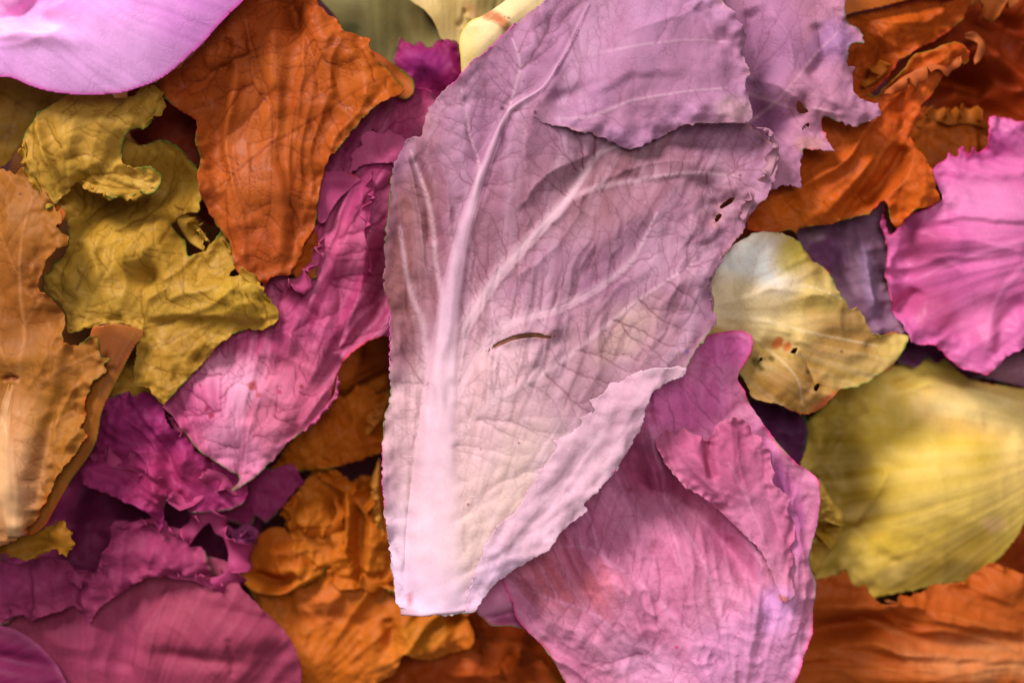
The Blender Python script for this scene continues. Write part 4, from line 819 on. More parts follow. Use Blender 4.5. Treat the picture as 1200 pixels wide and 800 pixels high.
L.add(S, 'blade', 'soft', 1.2)
L.frill([(420, 520, 0), (436, 505, 4), (446, 492, 6), (452, 476, 4), (458, 462, 2)], 18, 40, .8, 18, dict(base=(214, 128, 50)), 122, twist=6, flip=-1)
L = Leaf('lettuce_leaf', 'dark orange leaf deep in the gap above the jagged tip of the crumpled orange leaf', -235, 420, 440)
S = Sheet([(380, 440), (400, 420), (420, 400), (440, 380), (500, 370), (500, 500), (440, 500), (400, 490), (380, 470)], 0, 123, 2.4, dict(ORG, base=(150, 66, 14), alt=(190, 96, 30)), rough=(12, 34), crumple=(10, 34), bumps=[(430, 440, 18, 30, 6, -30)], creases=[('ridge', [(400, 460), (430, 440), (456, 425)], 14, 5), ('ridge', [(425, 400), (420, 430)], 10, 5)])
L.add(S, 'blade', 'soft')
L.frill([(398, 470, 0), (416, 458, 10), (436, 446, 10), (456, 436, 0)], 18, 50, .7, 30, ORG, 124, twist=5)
L = Leaf('lettuce_leaf', 'frilly crumpled orange leaf left of the whitish stem end of the mauve leaf', -176, 400, 620)
S = Sheet([(330, 600), (338, 588), (345, 578), (354, 567), (362, 558), (371, 547), (380, 552), (390, 548), (402, 556), (412, 564), (424, 558), (440, 556), (470, 540), (500, 600), (490, 690), (460, 692), (440, 684), (420, 688), (400, 690), (384, 680), (375, 668), (358, 655), (344, 644), (340, 625)], 0, 125, 1.9, ORG, ang=-80,
    bumps=[(365, 600, 14, 20, 26), (400, 650, 14, 20, 30), (425, 590, -22, 8, 40), (410, 600, 12, 10, 24), (385, 575, -14, 8, 16, -30), (440, 640, 12, 14, 30), (395, 590, -16, 8, 20)],
    creases=[('step', [(340, 612), (360, 616), (384, 618), (398, 612)], 9, 4, 24), ('ridge', [(372, 548), (382, 570), (402, 576)], 10, 4), ('ridge', [(404, 560), (412, 600), (406, 640), (414, 680)], 12, 5), ('soft', [(420, 600), (422, 650), (424, 690)], -14, 5), ('ridge', [(430, 570), (436, 620), (430, 680)], 8, 6), ('ridge', [(350, 640), (366, 650), (378, 664)], 8, 5)],
    rough=(9, 26), crumple=(8, 28), ruffle=[(12, 14, 14)], teeth=(2.5, 8), net=(13, .9, .25, 1.4, [(420, 690), (400, 620), (370, 560)]), pillow=2.5)
L.add(S, 'blade', 'soft', 1.2)
OF = dict(gain=(1.0, .92, .6), base=(212, 120, 44), alt=(198, 104, 28), lam=20)
L.frill([(338, 592, 10), (352, 604, 14), (370, 612, 14), (388, 612, 12), (396, 600, 8), (392, 588, 4)], 20, 30, .8, 20, OF, 126, twist=6)
L.frill([(374, 560, 8), (386, 566, 10), (400, 574, 8), (412, 582, 6), (426, 600, 4), (432, 612, 2)], 20, 35, .8, 22, OF, 127, twist=6, flip=-1)
L.frill([(400, 622, 8), (404, 650, 10), (412, 680, 6)], 14, 40, .8, 24, OF, 128, twist=5, flip=-1)
L.frill([(428, 670, 6), (436, 680, 8), (452, 676, 6), (460, 664, 4)], 18, 30, .8, 18, OF, 129, twist=5)
L.frill([(446, 540, 10), (444, 570, 10), (447, 600, 10), (452, 630, 8)], 9, 40, .7, 18, dict(base=(226, 150, 60)), 1290, twist=4, nv=6)
L = Leaf('lettuce_leaf', 'orange leaf with a rolled cup shaped lip, beside the big folded rose purple leaf', -176, 330, 670)
S = Sheet([(290, 650), (300, 630), (316, 618), (334, 618), (346, 636), (366, 650), (382, 664), (378, 672), (360, 684), (338, 693), (318, 698), (302, 694), (290, 686), (280, 676)], 0, 131, 1.8, dict(ORG, base=(190, 94, 26)), bumps=[(318, 680, -18, 22, 8, 10), (330, 650, 12, 30, 18), (312, 690, 10, 26, 4, 10), (350, 668, 10, 16, 10)], creases=[('ridge', [(284, 678), (304, 692), (336, 692), (378, 668)], 10, 4), ('soft', [(296, 668), (312, 682), (332, 682), (352, 670)], -14, 6), ('ridge', [(330, 640), (326, 660), (336, 676)], 7, 5)], rough=(6, 24), crumple=(5, 26), teeth=(.6, 8))
L.add(S, 'blade', 'soft', 1.4)
L = Leaf('lettuce_leaf', 'broad smooth orange leaf below the cut stem end of the big mauve leaf', -196, 430, 730)
S = Sheet([(280, 670), (310, 690), (340, 690), (370, 670), (400, 660), (470, 650), (560, 690), (560, 712), (546, 722), (556, 740), (552, 756), (540, 762), (520, 768), (506, 773), (490, 768), (476, 760), (470, 772), (460, 790), (440, 800), (420, 860), (330, 860), (340, 790), (310, 730)], 0, 132, 2, dict(ORG, base=(204, 110, 38), alt=(214, 124, 52), lam=60, blobs=[(380, 710, 40, 30, 0, (206, 110, 62), .6), (500, 740, 50, 24, -20, (214, 134, 40), .8), (535, 722, 14, 10, 0, (120, 50, 10), .6)]), ang=-30,
    bumps=[(400, 700, 16, 60, 40), (500, 730, 14, 30, 40), (460, 740, -10, 8, 30, 20), (536, 728, -16, 12, 8), (380, 770, 8, 50, 30), (300, 700, -10, 30, 20)],
    creases=[('ridge', [(470, 700), (476, 740), (505, 770)], 7, 6), ('soft', [(455, 720), (462, 760)], -10, 7), ('ridge', [(520, 715), (522, 740), (506, 768)], 6, 6), ('ridge', [(340, 715), (380, 700), (440, 690)], 5, 8), ('soft', [(330, 730), (390, 720), (440, 730)], -5, 8)],
    ribs=[([(330, 720, 4), (400, 705, 4), (450, 700, 3), (500, 690, 2)], 1, .3), ([(340, 740, 4), (400, 740, 3), (450, 750, 2)], 1, .3)], net=(17, .9, .3, 1.2), pillow=2, rough=(8, 50), crumple=(8, 44), ruffle=[(12, 18, 22)], folds=[(330, 860, 12, 7, 200)], teeth=(1, 9))
L.add(S, 'blade', 'soft', 1.4)
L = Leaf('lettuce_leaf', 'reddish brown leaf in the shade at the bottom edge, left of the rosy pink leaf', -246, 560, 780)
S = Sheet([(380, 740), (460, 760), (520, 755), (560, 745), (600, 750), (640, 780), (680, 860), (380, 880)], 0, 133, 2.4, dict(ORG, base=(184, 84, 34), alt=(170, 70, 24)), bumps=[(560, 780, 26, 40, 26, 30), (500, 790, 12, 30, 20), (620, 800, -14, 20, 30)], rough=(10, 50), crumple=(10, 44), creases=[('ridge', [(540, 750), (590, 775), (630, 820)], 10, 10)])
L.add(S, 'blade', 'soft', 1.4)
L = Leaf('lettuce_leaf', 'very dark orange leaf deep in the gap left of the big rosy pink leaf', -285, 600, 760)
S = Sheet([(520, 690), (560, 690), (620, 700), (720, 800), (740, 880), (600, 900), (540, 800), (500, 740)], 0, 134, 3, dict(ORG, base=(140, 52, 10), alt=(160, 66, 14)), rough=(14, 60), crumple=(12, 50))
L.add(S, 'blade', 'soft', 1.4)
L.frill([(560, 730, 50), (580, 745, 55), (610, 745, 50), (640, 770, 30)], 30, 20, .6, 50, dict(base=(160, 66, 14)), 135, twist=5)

# ---- 13 rosy pink leaf right of the stem
ROSE = dict(gain=(1.12, 1.12, 1.12), base=(206, 120, 158), alt=(214, 134, 166), lam=60, vein=(160, 70, 106), rib=(230, 158, 198), stripe=(238, 160, 206),
    blobs=[(870, 770, 90, 90, 0, (226, 150, 198), .9), (760, 790, 80, 40, 30, (230, 160, 200), .8), (664, 674, 70, 56, 30, (200, 100, 116), .9), (690, 630, 40, 60, 30, (190, 96, 140), .6), (905, 710, 30, 30, 0, (214, 150, 206), .9), (800, 470, 70, 50, 0, (230, 112, 180), .95), (850, 410, 44, 34, 0, (226, 104, 176), .95), (900, 560, 30, 70, -20, (176, 86, 150), .9), (765, 555, 80, 44, 20, (166, 66, 108), .85), (860, 640, 50, 24, 50, (176, 80, 124), .7), (930, 620, 14, 60, 0, (184, 92, 152), .8), (800, 650, 50, 50, 0, (202, 112, 150), .5), (740, 500, 30, 30, 0, (180, 76, 128), .6)],  # pink blobs at the top are lifted in colour to offset the shadow there
    spots=[(791, 754, 3, (196, 60, 110)), (912, 695, 5, (206, 120, 110)), (740, 575, 5, (176, 76, 100))], edge=[((228, 60, 130), 3, 90, -.25), ((60, 130, 50), 1.8, 60, .25)])
L = Leaf('lettuce_leaf', 'big rosy pink leaf with a ragged fold, right of the cut white stem end', -52, 790, 620)
S = Sheet([(670, 812), (655, 786), (645, 768), (634, 754), (618, 738), (604, 722), (600, 706), (590, 686), (588, 660), (630, 600), (680, 540), (720, 480), (760, 440), (800, 410), (832, 392), (845, 389), (860, 387), (870, 387), (880, 393), (882, 404), (878, 416), (866, 436), (864, 444), (872, 456), (878, 472), (890, 490), (904, 510), (920, 530), (932, 542), (942, 547), (950, 553), (957, 562), (959, 585), (957, 608), (951, 630), (946, 652), (950, 668), (955, 682), (953, 710), (949, 740), (940, 765), (930, 795), (915, 850), (860, 900), (700, 880)], 0, 141, 1.8, ROSE, ang=-75,
    bumps=[(870, 700, 22, 80, 130), (700, 680, 12, 70, 60), (786, 588, -40, 74, 24, 30), (860, 655, -22, 50, 16, 55), (720, 560, 12, 26, 30), (830, 440, 8, 12, 50, 20), (800, 450, 14, 40, 40, -30), (870, 400, 6, 20, 20), (745, 530, -12, 14, 12), (760, 487, -10, 12, 8), (850, 640, -12, 60, 14, 50), (905, 560, -8, 24, 60, -25), (640, 700, 8, 30, 40)],
    creases=[('step', [(600, 690), (640, 660), (690, 700), (740, 760), (800, 830)], 3, 10, 60), ('ridge', [(850, 830), (790, 740), (720, 680), (660, 640)], 4, 9), ('ridge', [(870, 830), (830, 720), (780, 640), (740, 590)], 4, 9), ('soft', [(880, 800), (870, 700), (860, 640)], 5, 14), ('ridge', [(930, 780), (942, 690), (930, 600), (900, 530)], 5, 7), ('soft', [(840, 500), (870, 470), (866, 440)], -5, 10)],
    ribs=[([(860, 860, 10), (820, 760, 6), (760, 690, 4), (690, 640, 3), (650, 640, 2)], 1.4, .4), ([(860, 860, 10), (780, 790, 5), (700, 720, 4), (620, 690, 2)], 1.2, .4), ([(862, 860, 10), (850, 740, 6), (820, 650, 4), (780, 580, 3)], 1.4, .4), ([(870, 860, 8), (880, 740, 6), (890, 660, 4), (860, 600, 3), (840, 520, 3), (850, 420, 3)], 1.2, .35), ([(880, 860, 6), (920, 740, 4), (930, 660, 3), (925, 580, 2)], 1, .3)],
    net=(12.5, .9, .6, 1.3), pillow=3, rough=(8, 60), crumple=(6, 50), ruffle=[(6, 16, 30)], teeth=(.6, 9), folds=[(865, 960, 17, 9, 480)], stripes=(860, 960, 90, 1.2, .35), spots=14)
L.add(S, 'blade', 'fine', 1.4)
SR = S
S = Sheet([(765, 516), (772, 510), (780, 502), (790, 508), (797, 498), (806, 504), (816, 508), (826, 516), (832, 504), (836, 496), (846, 490), (856, 486), (868, 490), (876, 498), (878, 506), (888, 510), (890, 520), (900, 526), (900, 540), (904, 552), (900, 560), (908, 570), (916, 576), (922, 582), (918, 596), (926, 606), (930, 620), (922, 640), (928, 650), (922, 670), (926, 690), (914, 700), (906, 688), (898, 664), (886, 640), (868, 624), (850, 606), (838, 594), (820, 580), (800, 568), (786, 552), (774, 536)], 17, 142, 1.7, dict(ROSE, base=(190, 92, 132), alt=(200, 106, 146), vein=(150, 60, 90), blobs=[(880, 600, 40, 60, 40, (206, 122, 162), .7)], spots=(), edge=()), ang=-60,
    bumps=[(850, 540, 10, 40, 50), (800, 540, 8, 26, 26), (828, 540, -8, 5, 22, -10), (895, 640, 6, 20, 50)], creases=[('soft', [(828, 516), (826, 536), (832, 560)], -9, 5), ('ridge', [(858, 492), (862, 540), (880, 600), (910, 680)], 5, 8), ('ridge', [(780, 506), (806, 545), (850, 590)], 5, 8), ('ridge', [(890, 520), (896, 570), (912, 640)], -4, 6)],
    ribs=[([(912, 690, 3), (880, 600, 3), (850, 540, 2)], .8, .3)], net=(13, .8, .3, 1), pillow=2.4, rough=(5, 40), crumple=(4, 34), ruffle=[(6, 9, 14)], teeth=(1.4, 9), folds=[(900, 760, 11, 7, 220)], margin=((232, 150, 170), 2.5, .4), blend=(SR, [(940, 700), (908, 690), (886, 652), (870, 630)], 44))
L.add(S, 'folded_margin', 'fine', 1.3)
S = Sheet([(558, 720), (560, 700), (576, 676), (600, 660), (640, 690), (650, 760), (636, 756), (618, 742), (600, 736), (576, 736), (566, 728)], -18, 143, 2, dict(ROSE, base=(206, 108, 164), blobs=[(600, 735, 40, 10, 20, (150, 60, 110), .7)], spots=()), bumps=[(585, 700, 16, 20, 22), (595, 724, -12, 30, 6, -10)], rough=(3, 30), teeth=(0, 9))
L.add(S, 'stem_sheath', 'smooth', 1.5)
L = Leaf('lettuce_leaf', 'small dark plum leaf wedged between the rosy pink leaf and the holed cream leaf', -138, 910, 500)
S = Sheet([(850, 440), (868, 450), (879, 467), (896, 472), (911, 474), (926, 480), (942, 488), (947, 508), (944, 530), (938, 545), (920, 550), (890, 520), (860, 480)], 0, 144, 2, dict(base=(92, 36, 78), alt=(120, 54, 100), vein=(80, 24, 60), edge=[((60, 120, 50), 1.8, 50, .0)]), rough=(8, 30), crumple=(8, 34), ruffle=[(5, 10, 18)], teeth=(.5, 9))
L.add(S, 'blade', 'soft', 1.3)

# ---- 14 cream leaf with holes
CRM = dict(gain=(1.12, 1.08, .98), base=(206, 176, 100), alt=(196, 160, 88), lam=50, vein=(160, 120, 70), rib=(240, 220, 190), stripe=(244, 226, 196),
    blobs=[(875, 315, 70, 58, 20, (255, 246, 250), 1), (865, 355, 70, 40, 10, (238, 216, 178), .9), (925, 300, 24, 30, 40, (206, 180, 60), .8), (980, 400, 60, 36, 20, (176, 132, 72), .9), (925, 450, 70, 50, 0, (164, 116, 56), .95), (900, 420, 40, 20, 0, (180, 144, 84), .6), (1010, 380, 40, 40, 0, (160, 118, 66), .8), (970, 470, 30, 8, -30, (206, 96, 50), .9), (905,370,60,30,20,(228,200,140),.6)],
    spots=[(912, 402, 8, (190, 92, 44)), (920, 406, 7, (190, 92, 44)), (986, 412, 4, (110, 74, 40)), (903, 420, 5, (100, 80, 34)), (886, 424, 6, (110, 90, 34)), (890, 432, 5, (110, 90, 34)), (946, 436, 4, (90, 70, 34))], edge=[((70, 120, 40), 1.8, 60, .1), ((206, 90, 50), 2, 50, .25)])
L = Leaf('lettuce_leaf', 'cream and ochre leaf with small dark holes and a white heart', -70, 950, 380)
S = Sheet([(800, 420), (810, 350), (826, 325), (838, 312), (846, 298), (858, 286), (878, 276), (894, 272), (910, 273), (924, 277), (935, 283), (941, 292), (948, 302), (965, 312), (974, 324), (982, 340), (990, 354), (996, 363), (1004, 359), (1010, 364), (1016, 374), (1022, 390), (1036, 392), (1052, 388), (1066, 394), (1060, 410), (1054, 420), (1050, 428), (1032, 440), (1016, 450), (1000, 454), (986, 457), (974, 468), (962, 481), (942, 486), (926, 481), (911, 474), (896, 470), (881, 465), (868, 440), (850, 430)], 0, 151, 1.9, CRM, ang=20,
    bumps=[(875, 315, 16, 46, 40), (880, 360, 8, 50, 20, 20), (925, 450, 12, 40, 30), (1000, 400, -8, 40, 30), (960, 350, 6, 20, 60, -40), (890, 410, -10, 30, 10)],
    creases=[('ridge', [(930, 400), (944, 424), (956, 455)], -6, 3.5), ('ridge', [(835, 370), (900, 380), (960, 410), (1030, 420)], 4, 9), ('ridge', [(835, 360), (900, 340), (960, 345), (990, 370)], 4, 9), ('soft', [(845, 345), (900, 325), (950, 310)], -4, 8), ('step', [(880, 424), (900, 418), (925, 420)], 5, 4, 14)],
    ribs=[([(815, 370, 8), (880, 372, 5), (950, 390, 3), (1030, 405, 2)], 1.2, .4), ([(815, 370, 8), (870, 345, 5), (940, 335, 3), (985, 350, 2)], 1.2, .4), ([(830, 375, 6), (890, 400, 4), (930, 440, 3), (940, 475, 2)], 1, .3)],
    net=(15, .8, .3, 1), pillow=2.4, folds=[(790, 370, 8, 5, 200)], rough=(6, 50), crumple=(3, 40), ruffle=[(7, 14, 24)], teeth=(1.6, 11), stripes=(780, 365, 26, .8, .2),
    holes=[[(926, 413, 1.5), (930, 411, 3), (933, 409, 2)], [(955, 455, 3), (958, 452, 3)], [(884, 428, .5), (890, 421, 2), (902, 419, 1)]])
L.add(S, 'blade', 'fine', 1.3)

# ---- 15 mauve scrap, 16 hot pink leaf, 17 plum leaf under it
L = Leaf('lettuce_leaf', 'crumpled greyish mauve leaf hanging between the cream leaf and the hot pink leaf', -122, 995, 320)
S = Sheet([(925, 250), (960, 240), (1030, 230), (1040, 262), (1050, 300), (1042, 320), (1044, 345), (1056, 368), (1062, 387), (1048, 393), (1036, 391), (1022, 394), (1000, 395), (980, 370), (965, 330), (944, 300), (936, 284)], 0, 161, 2, dict(base=(146, 98, 126), alt=(168, 122, 148), lam=30, vein=(100, 54, 84), blobs=[(1018, 330, 12, 60, -10, (176, 138, 176), .7), (970, 300, 30, 40, 20, (126, 66, 110), .8), (955, 275, 14, 12, 0, (176, 136, 150), .8)], edge=[((40, 130, 50), 2, 40, .1), ((226, 110, 130), 2, 50, .2)]), ang=70,
    bumps=[(1018, 330, 10, 12, 60, -8), (980, 330, -12, 14, 50, -20), (960, 280, 10, 14, 12), (985, 265, -16, 8, 14)], creases=[('ridge', [(1005, 262), (1014, 310), (1026, 370)], 7, 5), ('ridge', [(984, 270), (990, 310), (1000, 350)], 6, 5), ('ridge', [(1040, 330), (1046, 360), (1060, 385)], 5, 4)],
    rough=(8, 30), crumple=(7, 30), ruffle=[(7, 10, 16)], teeth=(1, 9))
L.add(S, 'blade', 'soft', 1.2)
HOT = dict(gain=(1.04, .93, .94), base=(212, 104, 168), alt=(220, 118, 178), lam=90, vein=(170, 60, 110), rib=(234, 150, 200), stripe=(238, 148, 204), blobs=[(1150, 240, 80, 30, 10, (226, 138, 192), .8), (1160, 170, 60, 24, 0, (176, 70, 140), .9), (1080, 290, 30, 50, 0, (186, 80, 130), .8), (1090, 360, 50, 30, 30, (182, 76, 122), .7), (1150, 370, 40, 40, 0, (222, 124, 176), .6), (1060, 270, 20, 20, 0, (150, 50, 100), .7)], edge=[((40, 120, 60), 1.8, 50, .2), ((224, 50, 130), 2, 80, -.1)])
L = Leaf('lettuce_leaf', 'hot pink leaf with broad pale streaks and a small toothed ridge, at the right edge', -104, 1130, 290)
S = Sheet([(1185, 138), (1170, 137), (1158, 138), (1158, 160), (1157, 174), (1146, 178), (1140, 172), (1136, 182), (1128, 172), (1122, 184), (1112, 178), (1108, 186), (1098, 192), (1090, 200), (1092, 210), (1097, 222), (1097, 236), (1084, 244), (1068, 250), (1058, 258), (1050, 268), (1042, 276), (1036, 262), (1034, 240), (1030, 262), (1040, 290), (1037, 310), (1040, 335), (1048, 360), (1056, 380), (1067, 400), (1082, 404), (1100, 406), (1112, 420), (1124, 430), (1138, 436), (1154, 439), (1162, 434), (1168, 428), (1178, 417), (1200, 406), (1300, 380), (1300, 120), (1200, 142)], 0, 171, 2.1, HOT, ang=-10,
    bumps=[(1150, 270, 30, 90, 60, 20), (1155, 185, -10, 60, 12, 5), (1065, 340, -16, 16, 30), (1100, 290, 8, 26, 14), (1155, 400, 12, 16, 60), (1090, 380, 6, 30, 20), (1070, 300, -8, 16, 10)],
    creases=[('step', [(1090, 262), (1130, 258), (1170, 262), (1210, 262)], 6, 3.5, 26), ('soft', [(1042, 370), (1070, 350), (1078, 338)], -14, 7), ('ridge', [(1060, 300), (1100, 305), (1130, 330), (1150, 420)], 5, 10), ('soft', [(1110, 200), (1150, 205), (1210, 200)], 7, 9), ('ridge', [(1060, 275), (1110, 280), (1200, 300)], 4, 10), ('soft', [(1200, 350), (1172, 380), (1168, 420)], -6, 9)],
    ribs=[([(1240, 270, 10), (1170, 290, 6), (1110, 310, 4), (1070, 330, 2)], 1.6, .3), ([(1240, 270, 10), (1170, 340, 6), (1150, 410, 3)], 1.4, .3), ([(1240, 270, 10), (1160, 240, 6), (1100, 230, 3)], 1.2, .3)], stripes=(1340, 270, 40, 1.5, .3), rough=(6, 50), crumple=(4, 60), ruffle=[(8, 14, 18)], teeth=(1.5, 11), folds=[(1340, 270, 14, 5, 330)])
L.add(S, 'blade', 'smooth', 1.5)
L.frill([(1092, 262, 12), (1120, 258, 16), (1150, 258, 18), (1180, 262, 18), (1210, 264, 16)], 7, 60, .9, 9, dict(base=(226, 120, 180)), 172, twist=3, nv=5, mat='smooth')
L = Leaf('lettuce_leaf', 'dim plum and grey mauve leaf under the lower margin of the hot pink leaf', -172, 1130, 430)
S = Sheet([(1040, 380), (1100, 370), (1200, 380), (1290, 400), (1290, 460), (1200, 453), (1180, 449), (1154, 443), (1137, 444), (1120, 432), (1106, 420), (1098, 426), (1087, 419), (1078, 426), (1070, 430), (1060, 427), (1051, 424)], 0, 173, 2.2, dict(base=(86, 34, 70), alt=(110, 50, 88), blobs=[(1190, 435, 40, 24, 0, (176, 120, 140), .9)], edge=[((40, 110, 50), 1.8, 40, .0), ((150, 80, 140), 2, 40, .2)]), rough=(6, 30), crumple=(6, 30), bumps=[(1190, 435, 10, 30, 12)], teeth=(.8, 9))
L.add(S, 'blade', 'soft', 1.3)

# ---- 18 golden yellow leaf, 19 orange leaves lower right
GLD = dict(gain=(1.28, 1.3, 1.25), base=(206, 168, 62), alt=(214, 178, 84), lam=60, vein=(160, 120, 30), rib=(238, 200, 130), stripe=(234, 200, 130),
    blobs=[(1130, 475, 100, 34, 8, (240, 196, 128), 1), (1190, 520, 50, 60, 0, (236, 196, 124), .8), (1160, 570, 60, 40, -30, (226, 186, 104), .7), (1130, 640, 90, 30, -10, (176, 140, 52), .7), (978, 570, 42, 130, 0, (122, 92, 22), .95), (1090, 672, 90, 22, -8, (112, 84, 28), .8), (1090, 570, 60, 70, 0, (214, 178, 90), .7), (1155, 610, 20, 14, 0, (232, 180, 130), .6), (1010, 600, 30, 40, 0, (110, 80, 26), .6), (1120, 500, 60, 14, 10, (220, 172, 84), .6)], edge=[((40, 110, 40), 1.8, 60, .2), ((210, 110, 40), 2, 70, .1)])
L = Leaf('lettuce_leaf', 'smooth golden yellow leaf bulging out with a pale stem side, at the right edge', -196, 1090, 560)
S = Sheet([(940, 500), (960, 480), (975, 466), (989, 452), (1010, 442), (1030, 434), (1050, 426), (1062, 426), (1074, 424), (1087, 419), (1098, 422), (1107, 420), (1120, 432), (1137, 444), (1160, 450), (1180, 452), (1200, 455), (1290, 470), (1290, 560), (1220, 572), (1200, 596), (1185, 625), (1172, 645), (1158, 660), (1146, 670), (1134, 678), (1115, 682), (1094, 684), (1070, 690), (1046, 694), (1034, 698), (1021, 700), (1012, 690), (1000, 686), (985, 680), (960, 684), (940, 690), (935, 600)], 0, 181, 2.1, GLD, ang=-10,
    bumps=[(1110, 560, 56, 100, 90, 10), (1010, 610, -22, 26, 40, -20), (985, 520, -16, 20, 40), (1110, 470, 8, 80, 16, 8), (1060, 440, 10, 60, 12), (1190, 470, 10, 40, 14)],
    creases=[('ridge', [(1036, 480), (1050, 460), (1100, 448), (1160, 462), (1210, 480)], 7, 8), ('soft', [(1040, 452), (1090, 436), (1140, 448)], -9, 7), ('soft', [(1056, 520), (1110, 505), (1190, 510)], -4, 12), ('ridge', [(970, 530), (990, 500), (1020, 480)], 8, 6), ('ridge', [(1030, 540), (1020, 580), (1000, 620)], 8, 7)],
    stripes=(1290, 520, 34, 1.4, .3), rough=(6, 60), crumple=(2.5, 50), ruffle=[(18, 34, 30, 985, 570, 130)], teeth=(1, 9))
L.add(S, 'blade', 'smooth', 1.6)
GF = dict(gain=(1.0, .95, .9), base=(186, 144, 44), alt=(206, 168, 76), lam=26)
L.frill([(958, 560, 16), (972, 585, 18), (986, 604, 14), (982, 630, 12), (966, 650, 12), (958, 668, 8)], 30, 35, .8, 30, GF, 183, twist=8)
OR2 = dict(gain=(.94, .74, .42), base=(202, 106, 50), alt=(204, 110, 56), lam=70, vein=(140, 56, 20), rib=(228, 140, 92), stripe=(226, 134, 86), blobs=[(1140, 768, 110, 30, 6, (240, 172, 140), .95), (1000, 735, 60, 16, -10, (170, 74, 26), .7), (1060, 740, 90, 20, 20, (196, 92, 28), .6), (990, 700, 50, 14, 0, (206, 112, 60), .5), (1000, 790, 60, 20, 0, (214, 120, 60), .6), (1140, 690, 50, 14, 20, (204, 106, 50), .6)], edge=[((206, 120, 60), 2.5, 50, -.1), ((40, 110, 40), 1.6, 50, .2)])  # wide peach blob paints a highlight over the paler rib colour
L = Leaf('lettuce_leaf', 'wide orange leaf with pale sweeping veins and toothed upper margin, lower right corner', -176, 1080, 740)
S = Sheet([(900, 700), (945, 690), (954, 680), (965, 676), (976, 673), (984, 670), (990, 665), (996, 678), (1000, 687), (1006, 684), (1012, 682), (1017, 692), (1024, 702), (1034, 701), (1044, 702), (1050, 694), (1064, 696), (1074, 694), (1082, 690), (1092, 684), (1112, 682), (1134, 677), (1146, 668), (1160, 658), (1180, 664), (1200, 672), (1290, 690), (1290, 900), (880, 900), (890, 780)], 0, 191, 2.1, OR2, ang=10,
    bumps=[(1000, 705, 10, 50, 8, -6), (1000, 735, -22, 70, 12, -10), (1100, 720, 14, 60, 20, 10), (1080, 790, 12, 120, 30, 10), (1160, 690, 12, 30, 14), (960, 740, -8, 30, 20)],
    creases=[('step', [(950, 728), (1000, 716), (1050, 710), (1090, 712)], 10, 6, 26), ('ridge', [(1010, 735), (1050, 765), (1100, 785), (1200, 780)], 5, 8), ('ridge', [(950, 760), (1000, 790), (1050, 820)], 5, 9), ('ridge', [(1060, 700), (1100, 725), (1200, 740)], 6, 8)],
    ribs=[([(1290, 770, 20), (1180, 765, 14), (1100, 760, 9), (1050, 740, 6), (1010, 725, 3)], 3, .7), ([(1180, 770, 8), (1090, 790, 6), (1020, 775, 4), (960, 755, 2)], 2, .5), ([(1190, 760, 8), (1150, 730, 5), (1100, 715, 3)], 2, .4)],
    net=(18, .9, .15, 1), folds=[(1320, 780, 16, 9, 330)], rough=(6, 50), crumple=(5, 40), ruffle=[(9, 14, 22)], teeth=(1.5, 9))
L.add(S, 'blade', 'soft', 1.5)
L.frill([(1040, 702, 4), (1056, 706, 6), (1074, 702, 6), (1096, 700, 6)], 14, 20, .8, 16, dict(base=(216, 124, 64)), 192, twist=5)
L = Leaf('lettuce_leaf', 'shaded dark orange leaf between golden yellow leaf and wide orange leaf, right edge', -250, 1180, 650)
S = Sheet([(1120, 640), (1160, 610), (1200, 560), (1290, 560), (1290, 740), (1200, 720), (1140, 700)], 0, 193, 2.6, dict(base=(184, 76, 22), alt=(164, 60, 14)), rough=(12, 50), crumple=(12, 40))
L.add(S, 'blade', 'soft')

